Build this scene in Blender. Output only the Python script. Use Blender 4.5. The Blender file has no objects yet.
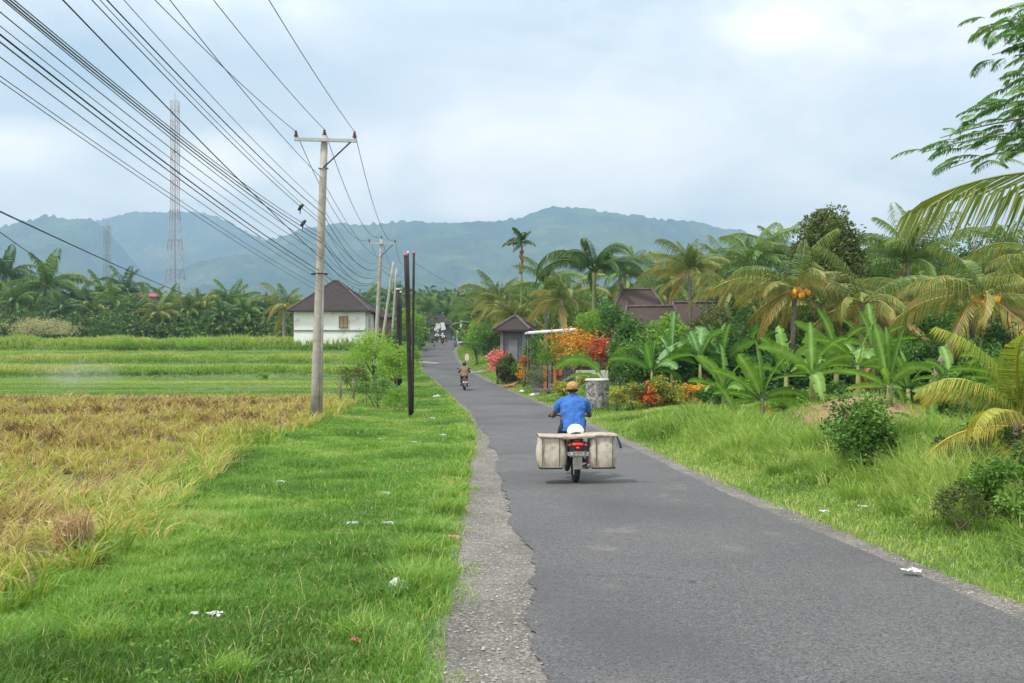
import bpy, math, random
import numpy as np
from mathutils import Vector, Matrix
random.seed(7)
RS = np.random.RandomState(11)
SC = bpy.context.scene
COL = SC.collection
PI = math.pi
R = math.radians
F = 950.0
CAMZ = 1.7

# ------------------------------------------------------------------ basic helpers
def at(px, py, d):
    """world point that stands at distance d"""
    return Vector(((px-512)/F*d, d, CAMZ+(345-py)/F*d))

def tag(o, label=None, cat=None, group=None, kind=None):
    if label: o['label'] = label
    if cat: o['category'] = cat
    if group: o['group'] = group
    if kind: o['kind'] = kind
    return o

def empty(name, loc, rz=0.0):
    o = bpy.data.objects.new(name, None)
    COL.objects.link(o)
    o.location = loc
    o.rotation_euler = (0, 0, rz)
    o.empty_display_size = .2
    return o

class MB:
    """numpy mesh accumulator"""
    def __init__(s):
        s.v = []; s.t = []; s.q = []; s.a = []; s.n = 0; s.tm = []; s.qm = []
    def add(s, v, q=None, t=None, rnd=0.5, m=0):
        v = np.asarray(v, dtype=np.float32).reshape(-1, 3)
        s.v.append(v)
        if np.isscalar(rnd): rnd = np.full(len(v), rnd, np.float32)
        s.a.append(np.asarray(rnd, np.float32))
        if q is not None and len(q):
            q = np.asarray(q, np.int32).reshape(-1, 4); s.q.append(q+s.n); s.qm.append(np.full(len(q), m, np.int32))
        if t is not None and len(t):
            t = np.asarray(t, np.int32).reshape(-1, 3); s.t.append(t+s.n); s.tm.append(np.full(len(t), m, np.int32))
        s.n += len(v)
        return s
    def mesh(s, name, smooth=False):
        v = np.concatenate(s.v)
        q = np.concatenate(s.q) if s.q else np.zeros((0, 4), np.int32)
        t = np.concatenate(s.t) if s.t else np.zeros((0, 3), np.int32)
        me = bpy.data.meshes.new(name)
        me.vertices.add(len(v)); me.vertices.foreach_set('co', v.ravel())
        nl = len(q)*4+len(t)*3
        me.loops.add(nl)
        me.loops.foreach_set('vertex_index', np.concatenate([q.ravel(), t.ravel()]).astype(np.int32))
        me.polygons.add(len(q)+len(t))
        st = np.concatenate([np.arange(len(q))*4, len(q)*4+np.arange(len(t))*3]).astype(np.int32)
        me.polygons.foreach_set('loop_start', st)
        mi = np.concatenate((s.qm or [np.zeros(0, np.int32)])+(s.tm or [np.zeros(0, np.int32)])).astype(np.int32)
        me.polygons.foreach_set('material_index', mi)
        me.update(calc_edges=True)
        at_ = me.attributes.new('rnd', 'FLOAT', 'POINT')
        at_.data.foreach_set('value', np.concatenate(s.a))
        me.polygons.foreach_set('use_smooth', np.full(len(q)+len(t), smooth, dtype=bool))
        return me
    def build(s, name, mat, parent=None, smooth=False):
        me = s.mesh(name, smooth)
        for m_ in (mat if isinstance(mat, (list, tuple)) else [mat]): me.materials.append(m_)
        o = bpy.data.objects.new(name, me)
        COL.objects.link(o)
        if parent: o.parent = parent
        return o
    # -- shapes
    def box(s, c, size, rz=0.0, rot=None, rnd=.5, m=0, taper=1.0):
        x, y, z = [k/2 for k in size]
        p = np.array([[-x, -y, -z], [x, -y, -z], [x, y, -z], [-x, y, -z],
                      [-x*taper, -y*taper, z], [x*taper, -y*taper, z], [x*taper, y*taper, z], [-x*taper, y*taper, z]])
        Mx = np.array((rot if rot is not None else Matrix.Rotation(rz, 3, 'Z')))
        p = p@Mx.T+np.array(c)
        return s.add(p, q=[[0, 3, 2, 1], [4, 5, 6, 7], [0, 1, 5, 4], [1, 2, 6, 5], [2, 3, 7, 6], [3, 0, 4, 7]], rnd=rnd, m=m)
    def tube(s, pts, rad, n=8, cap=True, rnd=.5, m=0):
        pts = np.array([list(p) for p in pts], float)
        k = len(pts)
        if np.isscalar(rad): rad = [rad]*k
        tan = np.gradient(pts, axis=0)
        tan /= (np.linalg.norm(tan, axis=1)[:, None]+1e-9)
        up = np.array([0, 0, 1.0])
        if abs(tan[0, 2]) > .9: up = np.array([1.0, 0, 0])
        a = np.cross(tan[0], up); a /= np.linalg.norm(a)
        rings = []
        for i in range(k):
            a = a-tan[i]*a.dot(tan[i]); a /= (np.linalg.norm(a)+1e-9)
            b = np.cross(tan[i], a)
            th = np.arange(n)*2*PI/n
            rings.append(pts[i]+rad[i]*(np.cos(th)[:, None]*a+np.sin(th)[:, None]*b))
        v = np.concatenate(rings)
        i = np.arange(k-1)[:, None]*n; j = np.arange(n)[None, :]; j2 = (j+1) % n
        q = np.stack([i+j, i+j2, i+n+j2, i+n+j], -1).reshape(-1, 4)
        t = []
        if cap:
            v = np.concatenate([v, pts[:1], pts[-1:]])
            for jj in range(n):
                t.append([k*n, (jj+1) % n, jj]); t.append([k*n+1, (k-1)*n+jj, (k-1)*n+(jj+1) % n])
        return s.add(v, q=q, t=t, rnd=rnd, m=m)
    def ball(s, c, r, n=12, k=8, rnd=.5, m=0, zmin=-1.0, zmax=1.0, rot=None):
        r = np.array([r]*3 if np.isscalar(r) else r, float)
        ph = np.linspace(math.asin(max(-1, zmin)), math.asin(min(1, zmax)), k)
        th = np.arange(n)*2*PI/n
        P_, T_ = np.meshgrid(ph, th, indexing='ij')
        v = np.stack([np.cos(P_)*np.cos(T_), np.cos(P_)*np.sin(T_), np.sin(P_)], -1).reshape(-1, 3)*r
        if rot is not None: v = v@np.array(rot).T
        v = v+np.array(c)
        i = np.arange(k-1)[:, None]*n; j = np.arange(n)[None, :]; j2 = (j+1) % n
        q = np.stack([i+j, i+j2, i+n+j2, i+n+j], -1).reshape(-1, 4)
        return s.add(v, q=q, rnd=rnd, m=m)
    def disc(s, c, axis, r, w, n=24, r0=0.0, rnd=.5, m=0):
        """solid wheel/disc ring around axis"""
        ax = Vector(axis).normalized(); a = ax.orthogonal().normalized(); b = ax.cross(a)
        a = np.array(a); b = np.array(b); ax = np.array(ax); c = np.array(c, float)
        th = np.arange(n)*2*PI/n
        d = np.cos(th)[:, None]*a+np.sin(th)[:, None]*b
        rings = [c+d*r0-ax*w/2, c+d*r-ax*w/2, c+d*r+ax*w/2, c+d*r0+ax*w/2]
        v = np.concatenate(rings)
        q = []
        for i in range(4):
            i2 = (i+1) % 4
            for j in range(n):
                q.append([i*n+j, i*n+(j+1) % n, i2*n+(j+1) % n, i2*n+j])
        return s.add(v, q=q, rnd=rnd, m=m)
    def torus(s, c, axis, Rr, r, n=28, k=8, rnd=.5, m=0, sx=1.0):
        ax = Vector(axis).normalized(); a = ax.orthogonal().normalized(); b = ax.cross(a)
        a = np.array(a); b = np.array(b); ax = np.array(ax)
        v = []
        for i in range(n):
            t_ = 2*PI*i/n; d = math.cos(t_)*a+math.sin(t_)*b
            for j in range(k):
                u = 2*PI*j/k
                v.append(np.array(c)+d*(Rr+r*math.cos(u))+ax*r*sx*math.sin(u))
        q = [[i*k+j, ((i+1) % n)*k+j, ((i+1) % n)*k+(j+1) % k, i*k+(j+1) % k] for i in range(n) for j in range(k)]
        return s.add(v, q=q, rnd=rnd, m=m)

def _h(ix, iy, seed):
    n = (ix.astype(np.int64)*374761393+iy.astype(np.int64)*668265263+seed*1274126177) & 0x7fffffff
    n = ((n ^ (n >> 13))*1274126177) & 0x7fffffff
    return ((n ^ (n >> 16)) & 0xffff)/65535.0
def vn(x, y, seed=0):
    """value noise 0..1"""
    x = np.asarray(x, float); y = np.asarray(y, float)
    ix = np.floor(x); iy = np.floor(y); fx = x-ix; fy = y-iy
    fx = fx*fx*(3-2*fx); fy = fy*fy*(3-2*fy)
    a = _h(ix, iy, seed); b = _h(ix+1, iy, seed); c = _h(ix, iy+1, seed); d = _h(ix+1, iy+1, seed)
    return (a*(1-fx)+b*fx)*(1-fy)+(c*(1-fx)+d*fx)*fy
def fbm(x, y, o=4, seed=0):
    s = 0; a = .5; t = 0
    for i in range(o):
        s = s+a*vn(np.asarray(x)*2**i, np.asarray(y)*2**i, seed+i); t += a; a *= .5
    return s/t
def sstep(a, b, x):
    t = np.clip((np.asarray(x, float)-a)/(b-a), 0, 1)
    return t*t*(3-2*t)

# ------------------------------------------------------------------ materials
def newmat(name):
    m = bpy.data.materials.new(name); m.use_nodes = True
    nt = m.node_tree; nt.nodes.clear()
    out = nt.nodes.new('ShaderNodeOutputMaterial')
    return m, nt, out
def N(nt, t, **k):
    n = nt.nodes.new(t)
    for a, b in k.items(): setattr(n, a, b)
    return n
def L(nt, a, b): nt.links.new(a, b)
def ramp(nt, fac, stops):
    r = N(nt, 'ShaderNodeValToRGB')
    e = r.color_ramp.elements
    while len(e) < len(stops): e.new(.5)
    for i, (p, c) in enumerate(stops):
        e[i].position = p; e[i].color = (c[0], c[1], c[2], 1)
    L(nt, fac, r.inputs[0])
    return r.outputs[0]
def noise(nt, scale, detail=4, rough=.6, vec=None, dist=0.0):
    n = N(nt, 'ShaderNodeTexNoise'); n.inputs['Scale'].default_value = scale
    n.inputs['Detail'].default_value = detail; n.inputs['Roughness'].default_value = rough
    n.inputs['Distortion'].default_value = dist
    if vec is None:
        tc = N(nt, 'ShaderNodeTexCoord'); vec = tc.outputs['Object']
    L(nt, vec, n.inputs['Vector'])
    return n.outputs[0]
def mix(nt, fac, a, b, mode='MIX'):
    n = N(nt, 'ShaderNodeMix', data_type='RGBA', blend_type=mode)
    for s_, v in ((0, fac), (6, a), (7, b)):
        if isinstance(v, (int, float)): n.inputs[s_].default_value = v
        elif isinstance(v, tuple): n.inputs[s_].default_value = (*v, 1)
        else: L(nt, v, n.inputs[s_])
    return n.outputs[2]
def mth(nt, op, a, b=0.0, clamp=False):
    n = N(nt, 'ShaderNodeMath', operation=op); n.use_clamp = clamp
    for i, v in enumerate((a, b)):
        if isinstance(v, (int, float)): n.inputs[i].default_value = v
        else: L(nt, v, n.inputs[i])
    return n.outputs[0]

def leafmat(name, stops, trans=.3, rough=.55, spec=.25, nscale=0.0):
    m, nt, out = newmat(name)
    a = N(nt, 'ShaderNodeAttribute', attribute_name='rnd')
    fac = a.outputs['Fac']
    if nscale:
        fac = mth(nt, 'ADD', fac, mth(nt, 'MULTIPLY', mth(nt, 'SUBTRACT', noise(nt, nscale, 2), .5), .5), True)
    c = ramp(nt, fac, stops)
    p = N(nt, 'ShaderNodeBsdfPrincipled'); L(nt, c, p.inputs['Base Color'])
    p.inputs['Roughness'].default_value = rough
    p.inputs['Specular IOR Level'].default_value = spec
    t = N(nt, 'ShaderNodeBsdfTranslucent')
    L(nt, mix(nt, 1.0, c, (1.15, 1.2, .55), 'MULTIPLY'), t.inputs[0])
    mx = N(nt, 'ShaderNodeMixShader'); mx.inputs[0].default_value = trans
    L(nt, p.outputs[0], mx.inputs[1]); L(nt, t.outputs[0], mx.inputs[2])
    L(nt, mx.outputs[0], out.inputs[0])
    return m
def solid(name, stops, rough=.7, scale=6.0, metal=0.0, spec=.4, bump=0.0, bscale=None, detail=5, coat=0.0):
    """noise-coloured opaque material"""
    m, nt, out = newmat(name)
    if isinstance(stops, tuple): stops = [(.3, tuple(k*.8 for k in stops)), (.7, tuple(min(1, k*1.12) for k in stops))]
    c = ramp(nt, noise(nt, scale, detail), stops)
    p = N(nt, 'ShaderNodeBsdfPrincipled'); L(nt, c, p.inputs['Base Color'])
    p.inputs['Roughness'].default_value = rough; p.inputs['Metallic'].default_value = metal
    p.inputs['Specular IOR Level'].default_value = spec
    p.inputs['Coat Weight'].default_value = coat
    if bump:
        b = N(nt, 'ShaderNodeBump'); b.inputs['Strength'].default_value = bump; b.inputs['Distance'].default_value = .02
        L(nt, noise(nt, bscale or scale*4, 5), b.inputs['Height']); L(nt, b.outputs[0], p.inputs['Normal'])
    L(nt, p.outputs[0], out.inputs[0])
    return m

M = {}
M['grass'] = leafmat('short_grass', [(0, (.07, .14, .03)), (.3, (.135, .27, .05)), (.58, (.21, .39, .07)), (.82, (.36, .45, .13)), (1, (.56, .49, .26))], .4)
M['lush'] = leafmat('lush_grass', [(0, (.06, .115, .02)), (.3, (.16, .28, .045)), (.6, (.29, .43, .09)), (.85, (.46, .52, .18)), (1, (.62, .55, .30))], .4)
M['rice'] = leafmat('ripe_rice', [(0, (.12, .07, .03)), (.18, (.27, .18, .08)), (.38, (.46, .36, .16)), (.56, (.55, .47, .18)), (.72, (.42, .45, .11)), (.88, (.29, .39, .07)), (1, (.17, .28, .045))], .35)
M['terrace'] = leafmat('terrace_grass', [(0, (.07, .13, .025)), (.4, (.17, .30, .05)), (.7, (.31, .44, .09)), (1, (.50, .46, .20))], .4)
M['palm'] = leafmat('palm_green', [(0, (.045, .095, .02)), (.5, (.10, .19, .035)), (1, (.23, .29, .06))], .3, .45, .4)
M['palm_dark'] = leafmat('palm_dark_green', [(0, (.03, .07, .02)), (.5, (.055, .12, .03)), (1, (.12, .19, .05))], .25, .45, .4)
M['palm_yellow'] = leafmat('palm_yellowing', [(0, (.06, .12, .025)), (.35, (.13, .20, .04)), (.65, (.26, .28, .07)), (.85, (.40, .31, .09)), (1, (.42, .24, .09))], .3, .45, .4)
M['palm_gold'] = leafmat('palm_golden', [(0, (.11, .20, .03)), (.35, (.24, .33, .05)), (.7, (.50, .46, .09)), (1, (.62, .42, .10))], .35, .45, .4)
M['palm_near'] = leafmat('palm_olive_near', [(0, (.06, .11, .015)), (.5, (.16, .22, .04)), (1, (.34, .34, .09))], .3, .4, .45)
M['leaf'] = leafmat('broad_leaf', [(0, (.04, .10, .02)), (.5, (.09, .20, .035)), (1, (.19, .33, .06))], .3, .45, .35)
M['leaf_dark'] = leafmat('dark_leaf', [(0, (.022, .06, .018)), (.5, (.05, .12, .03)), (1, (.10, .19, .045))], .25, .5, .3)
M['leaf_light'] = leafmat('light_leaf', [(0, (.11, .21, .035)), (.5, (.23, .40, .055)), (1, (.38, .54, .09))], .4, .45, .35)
M['leaf_olive'] = leafmat('olive_leaf', [(0, (.05, .08, .02)), (.5, (.11, .15, .035)), (1, (.22, .23, .06))], .25, .5, .3)
M['dry_leaf'] = leafmat('dry_bush_leaf', [(0, (.20, .22, .09)), (.5, (.40, .38, .20)), (1, (.55, .48, .32))], .25, .6, .2)
M['croton'] = leafmat('croton_leaf', [(0, (.05, .10, .02)), (.25, (.26, .14, .02)), (.45, (.60, .22, .02)), (.75, (.75, .38, .03)), (1, (.72, .58, .08))], .3, .4, .4)
M['croton_red'] = leafmat('croton_red_leaf', [(0, (.06, .07, .02)), (.35, (.32, .04, .02)), (.75, (.66, .12, .03)), (1, (.72, .34, .05))], .3, .4, .4)
M['croton_mix'] = leafmat('croton_mixed_leaf', [(0, (.05, .05, .02)), (.3, (.16, .055, .02)), (.5, (.10, .20, .03)), (.72, (.42, .38, .04)), (1, (.62, .54, .06))], .3, .4, .4)
M['pink'] = leafmat('pink_flower', [(0, (.60, .12, .14)), (.6, (.80, .24, .26)), (1, (.85, .40, .40))], .3, .5, .2)
M['banana'] = leafmat('banana_leaf', [(0, (.06, .13, .022)), (.45, (.11, .23, .038)), (.8, (.19, .34, .07)), (1, (.34, .44, .20))], .35, .55, .25, 2.2)
M['banana_dark'] = leafmat('banana_leaf_dark', [(0, (.045, .13, .03)), (.5, (.10, .24, .05)), (.85, (.17, .33, .08)), (1, (.36, .48, .24))], .35, .38, .5, 1.5)
M['dead_leaf'] = leafmat('withered_leaf', [(0, (.12, .055, .02)), (.6, (.28, .13, .045)), (1, (.40, .24, .10))], .2, .7, .2)
M['far_wood'] = leafmat('far_canopy', [(0, (.03, .07, .025)), (.5, (.08, .15, .04)), (.85, (.15, .23, .055)), (1, (.25, .29, .08))], .2, .6, .2)
M['feather'] = leafmat('feathery_leaf', [(0, (.05, .13, .04)), (.5, (.10, .24, .06)), (1, (.24, .34, .07))], .35, .45, .3)
M['bark'] = solid('bark', [(.3, (.10, .075, .05)), (.7, (.24, .20, .15))], .9, 12, bump=.5)
M['palm_bark'] = solid('palm_bark', [(.3, (.13, .11, .08)), (.7, (.30, .27, .21))], .9, 9, bump=.5)
M['green_bark'] = solid('green_bark', [(.3, (.09, .13, .04)), (.7, (.22, .26, .10))], .7, 8, bump=.3)
M['banana_stem'] = solid('banana_stem', [(.3, (.12, .15, .04)), (.7, (.26, .27, .09))], .6, 7, bump=.3)
M['coconut'] = solid('coconut_husk', [(.3, (.70, .30, .03)), (.7, (.85, .48, .06))], .5, 6)
M['concrete'] = solid('pole_concrete', [(.25, (.22, .205, .18)), (.5, (.34, .325, .29)), (.8, (.44, .42, .38))], .85, 5, bump=.3)
M['galv'] = solid('galvanised_steel', [(.3, (.30, .33, .36)), (.7, (.42, .45, .48))], .5, 8, .4)
M['rust'] = solid('dark_rusted_steel', [(.3, (.016, .014, .014)), (.6, (.035, .027, .026)), (.8, (.09, .07, .065))], .75, 7, .2)
M['pinktop'] = solid('faded_red_paint', [(.3, (.42, .12, .12)), (.7, (.55, .26, .25))], .7, 7)
M['ceramic'] = solid('brown_ceramic', (.075, .028, .022), .3, 5, coat=.4)
M['wire'] = solid('wire_black', (.028, .034, .036), .55, 5)
M['wire_grey'] = solid('wire_grey', (.11, .15, .155), .55, 5)
M['white_wall'] = solid('whitewashed_wall', [(.3, (.46, .47, .44)), (.45, (.70, .72, .70)), (.7, (.80, .82, .82))], .85, .9, bump=.1)
M['band'] = solid('grey_plinth_band', (.19, .20, .21), .85, 2)
M['brownwood'] = solid('brown_wood', [(.3, (.13, .075, .04)), (.7, (.25, .16, .09))], .7, 10)
M['tan_shutter'] = solid('tan_shutter', [(.3, (.26, .17, .11)), (.7, (.36, .25, .17))], .7, 6)
M['towerred'] = solid('tower_red', (.34, .19, .18), .6, 3)
M['towerwhite'] = solid('tower_white', (.42, .43, .44), .6, 3)
M['towergrey'] = solid('tower_grey', (.16, .17, .18), .6, 3)
M['redroof'] = solid('red_roof', (.26, .08, .07), .7, 1)
M['rock'] = solid('stump_concrete', [(.32, (.04, .04, .038)), (.45, (.15, .15, .145)), (.58, (.32, .31, .29)), (.75, (.50, .49, .46))], .9, 7.5, bump=.8, bscale=14)
M['stonedark'] = solid('dark_stone', [(.3, (.07, .07, .068)), (.7, (.22, .21, .20))], .9, 5, bump=.5)
M['stonewhite'] = solid('white_stone', [(.3, (.45, .44, .41)), (.7, (.68, .67, .63))], .9, 4, bump=.3)
M['litter'] = solid('white_plastic', [(.3, (.42, .42, .40)), (.7, (.70, .71, .70))], .5, 22, spec=.5)
M['litter_pink'] = solid('pink_plastic', (.62, .20, .22), .4, 12)
M['litter_blue'] = solid('pale_blue_plastic', (.50, .62, .68), .4, 12)
M['straw'] = leafmat('straw', [(0, (.24, .13, .06)), (.5, (.48, .33, .17)), (1, (.62, .50, .30))], .15, .7, .2)
M['stick'] = solid('dry_stick', [(.3, (.36, .27, .13)), (.7, (.52, .42, .24))], .8, 10)
M['skin'] = solid('brown_skin', [(.3, (.17, .075, .045)), (.7, (.24, .11, .065))], .55, 9)
M['shirt_blue'] = solid('blue_cotton', [(.3, (.028, .105, .37)), (.7, (.05, .165, .50))], .9, 9, bump=.8, bscale=16)
M['trousers'] = solid('dark_cloth', (.03, .032, .045), .9, 8)
M['khaki'] = solid('khaki_cloth', [(.3, (.17, .12, .065)), (.7, (.27, .20, .11))], .9, 6)
M['white_cloth'] = solid('white_cloth', (.74, .74, .76), .85, 5)
M['cap'] = solid('straw_cap', [(.3, (.30, .16, .05)), (.7, (.50, .31, .12))], .85, 30, bump=.4)
M['hair'] = solid('black_hair', (.012, .010, .010), .6, 20)
M['eye'] = solid('eye_dark', (.02, .015, .012), .2, 5)
M['rubber'] = solid('tyre_rubber', (.022, .022, .023), .85, 30)
M['blackplastic'] = solid('black_plastic', (.018, .018, .02), .4, 12, spec=.5)
M['chrome'] = solid('dull_chrome', (.50, .50, .50), .28, 12, metal=.9)
M['engine'] = solid('engine_metal', (.17, .165, .16), .5, 15, metal=.6)
M['redpaint'] = solid('red_paint', (.34, .012, .014), .3, 4, coat=.5)
M['lens'] = solid('red_lens', (.55, .012, .012), .15, 4, coat=.6)
M['amber'] = solid('amber_lens', (.60, .18, .01), .2, 4)
M['fender'] = solid('worn_grey_mudguard', [(.3, (.20, .20, .19)), (.7, (.38, .38, .36))], .6, 14)
M['plate'] = solid('plate_worn', [(.3, (.07, .07, .075)), (.7, (.13, .13, .135))], .5, 20)
M['platewhite'] = solid('plate_white', (.72, .72, .74), .5, 20)
M['plateink'] = solid('plate_ink', (.66, .66, .64), .5, 20)
M['board'] = solid('weathered_board', [(.3, (.20, .16, .115)), (.5, (.38, .33, .265)), (.75, (.54, .49, .42))], .85, 9, bump=.4)
M['strap'] = solid('dark_strap', (.03, .045, .05), .8, 10)
M['sack'] = solid('white_sack', (.82, .80, .76), .8, 6, bump=.4)
M['signpink'] = solid('faded_sign', [(.3, (.66, .45, .43)), (.7, (.74, .58, .55))], .6, 6)
M['sheet'] = solid('white_metal_sheet', [(.3, (.52, .55, .57)), (.7, (.66, .69, .70))], .45, 2, .2)
M['brickorange'] = solid('orange_brick', [(.3, (.42, .12, .045)), (.7, (.55, .19, .08))], .85, 9, bump=.3)
M['dogfur'] = solid('brown_fur', [(.3, (.26, .12, .05)), (.7, (.40, .21, .10))], .9, 14)
M['soilmat'] = solid('reddish_soil', [(.25, (.16, .10, .065)), (.55, (.29, .18, .11)), (.8, (.38, .26, .17))], .95, 2.5, bump=.8, bscale=12)

def basket_mat():
    m, nt, out = newmat('woven_pannier')
    tc = N(nt, 'ShaderNodeTexCoord')
    w = N(nt, 'ShaderNodeTexWave', wave_type='BANDS', bands_direction='Z'); w.inputs['Scale'].default_value = 26
    L(nt, tc.outputs['Object'], w.inputs['Vector'])
    w2 = N(nt, 'ShaderNodeTexWave', wave_type='BANDS', bands_direction='DIAGONAL'); w2.inputs['Scale'].default_value = 20
    L(nt, tc.outputs['Object'], w2.inputs['Vector'])
    n1 = noise(nt, 5, 5)
    base = ramp(nt, n1, [(.25, (.36, .30, .23)), (.5, (.60, .56, .48)), (.75, (.76, .73, .66))])
    # grime near the bottom of the basket has its own place on the thing
    sx = N(nt, 'ShaderNodeSeparateXYZ'); L(nt, tc.outputs['Object'], sx.inputs[0])
    d = mth(nt, 'MULTIPLY', mth(nt, 'SUBTRACT', .42, sx.outputs[2]), 3.4, True)
    d = mth(nt, 'MULTIPLY', d, mth(nt, 'ADD', noise(nt, 14, 4), .25), True)
    c = mix(nt, d, base, (.22, .13, .065))
    c = mix(nt, mth(nt, 'MULTIPLY', mth(nt, 'SUBTRACT', noise(nt, 11, 6, .7), .5), 4.0, True), c, (.30, .23, .16))
    wv = mth(nt, 'MULTIPLY', w.outputs[1], w2.outputs[1])
    c = mix(nt, mth(nt, 'MULTIPLY', wv, .35), c, (.20, .16, .12))
    p = N(nt, 'ShaderNodeBsdfPrincipled'); L(nt, c, p.inputs['Base Color']); p.inputs['Roughness'].default_value = .85
    b = N(nt, 'ShaderNodeBump'); b.inputs['Strength'].default_value = .6; b.inputs['Distance'].default_value = .01
    L(nt, wv, b.inputs['Height']); L(nt, b.outputs[0], p.inputs['Normal']); L(nt, p.outputs[0], out.inputs[0])
    return m
M['basket'] = basket_mat()

def tile_mat(name, c1, c2, scale=1.0):
    m, nt, out = newmat(name)
    a = N(nt, 'ShaderNodeTexCoord')
    br = N(nt, 'ShaderNodeTexBrick'); br.inputs['Scale'].default_value = 4.0*scale
    br.inputs['Mortar Size'].default_value = .03; br.inputs['Color1'].default_value = (*c1, 1); br.inputs['Color2'].default_value = (*c2, 1)
    br.inputs['Mortar'].default_value = (c1[0]*.3, c1[1]*.3, c1[2]*.3, 1); br.inputs['Row Height'].default_value = .7; br.inputs['Brick Width'].default_value = .6
    mp = N(nt, 'ShaderNodeMapping'); L(nt, a.outputs['UV'], mp.inputs[0])
    L(nt, a.outputs['UV'], br.inputs['Vector'])
    c = mix(nt, noise(nt, .9, 5), br.outputs[0], (c2[0]*1.25, c2[1]*1.25, c2[2]*1.25), 'MIX')
    c = mix(nt, mth(nt, 'MULTIPLY', noise(nt, 7, 4), .5), c, (c1[0]*.5, c1[1]*.55, c1[2]*.6))
    p = N(nt, 'ShaderNodeBsdfPrincipled'); L(nt, c, p.inputs['Base Color']); p.inputs['Roughness'].default_value = .9
    b = N(nt, 'ShaderNodeBump'); b.inputs['Strength'].default_value = .8; b.inputs['Distance'].default_value = .05
    L(nt, br.outputs[1], b.inputs['Height']); b.invert = True; L(nt, b.outputs[0], p.inputs['Normal']); L(nt, p.outputs[0], out.inputs[0])
    return m
M['tile_dark'] = tile_mat('dark_roof_tiles', (.026, .018, .018), (.045, .030, .029))
M['tile_brown'] = tile_mat('brown_roof_tiles', (.046, .030, .026), (.078, .050, .042))
M['brickgrey'] = tile_mat('grey_block_wall', (.10, .105, .11), (.17, .175, .18), 1.2)

# ------------------------------------------------------------------ terrain
PY = np.array([-60, -10, 0, 5, 10, 15, 25, 35, 54, 68, 80, 95, 112, 128, 142, 165, 200, 400, 12000.])
PZ = np.array([-1.2, -1.55, -1.70, -1.87, -2.04, -2.20, -2.42, -2.54, -2.56, -2.36, -2.10, -1.50, -.71, -.08, .45, .95, 1.3, 1.6, 1.6])+CAMZ
def _smooth(xs, ys, ylist):
    yy = np.arange(-60, 420, .5)
    vv = np.interp(yy, xs, ys)
    k = np.hanning(17); k /= k.sum()
    pad = np.concatenate([np.full(8, vv[0]), vv, np.full(8, vv[-1])])
    vs = np.convolve(pad, k, 'valid')
    return yy, vs
_ry, _rz = _smooth(PY, PZ, None)
def RZ(y):
    y = np.asarray(y, float)
    return np.where(y < 419, np.interp(y, _ry, _rz), np.interp(y, PY, PZ))
ED = np.array([5.2, 7.2, 10, 15, 25, 35, 54, 68, 80, 95, 112, 128, 142, 160, 200])
EP = np.array([[443, 553, 1160, 1195], [449, 538, 978, 1008], [463, 515, 828, 854], [470, 503, 704, 721], [478, 491, 610, 620],
               [469, 474, 566, 572], [444, 447, 506, 510], [430, 432, 481, 486], [420, 422, 467, 472], [418, 420, 456, 460],
               [421, 423, 453, 457], [426, 428, 456, 460], [431, 432, 459, 463], [434, 435, 458, 461], [420, 421, 444, 447]], float)
EX = (EP-512)/F*ED[:, None]
EY = np.concatenate([[-60, 0], ED, [420]])
EX = np.concatenate([[EX[0]+np.array([.1, .1, .0, .1])]*2, EX, [EX[-1]+np.array([-40]*4)]])
_eds = [_smooth(EY, EX[:, i], None)[1] for i in range(4)]
def E(i, y): return np.interp(y, _ry, _eds[i])

def field_edge(y):   # the rice stops here, green verge begins (x)
    y = np.asarray(y, float)
    return np.interp(y, [-20, 5, 8, 10.5, 14.7, 17, 21.5, 34, 41, 70], [-3.3, -3.3, -3.6, -3.95, -4.9, -5.25, -5.7, -6.1, -6.4, -8.5])+.35*(vn(y*.7, y*0, 5)-.5)

TY = np.array([-100, 40, 67.6, 69.6, 82, 84.2, 97, 99.3, 114, 118, 150, 200, 400])
TZ = np.array([-2.35, -2.38, -2.38, -1.78, -1.72, -1.15, -.62, .18, .28, .55, 1.1, 1.3, 1.6])+CAMZ
def G(x, y):
    x = np.asarray(x, float); y = np.asarray(y, float)
    x, y = np.broadcast_arrays(x, y)
    r = RZ(y)
    u = E(0, y)-x          # >0 to the left of road
    v = x-E(3, y)          # >0 to the right
    yy = y+1.6*(vn(x*.12, y*0, 3)-.5)+.05*np.clip(-x-30, 0, 100)*.3
    terr = np.where(y < 390, np.interp(yy, TY, TZ), 1.6+CAMZ)
    wl = sstep(2.6, 6.5, u)*(y < 400)
    zl = r*(1-wl)+terr*wl
    zl = zl+sstep(0, .8, u)*.04*(vn(x*1.3, y*1.3, 9)-.3)+sstep(1.5, 4, u)*.06*(fbm(x*.5, y*.5, 3, 21)-.5)
    zr = r+sstep(.1, 1.4, v)*.16+sstep(1.2, 4.5, v)*.22+sstep(.3, 1.5, v)*.12*(fbm(x*.6, y*.6, 3, 33)-.5)
    md = ((x-8.2)/1.9)**2+((y-22.3)/1.9)**2
    zr = zr+.72*np.exp(-md*1.2)
    zr = zr+sstep(8, 25, v)*.4
    z = np.where(u > 0, zl, np.where(v > 0, zr, r-.05))
    return z
def Gz(x, y): return float(G(np.array([x]), np.array([y]))[0])
def gp(px, d, dz=0.0):
    x = (px-512)/F*d
    return Vector((x, d, Gz(x, d)+dz))

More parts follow.
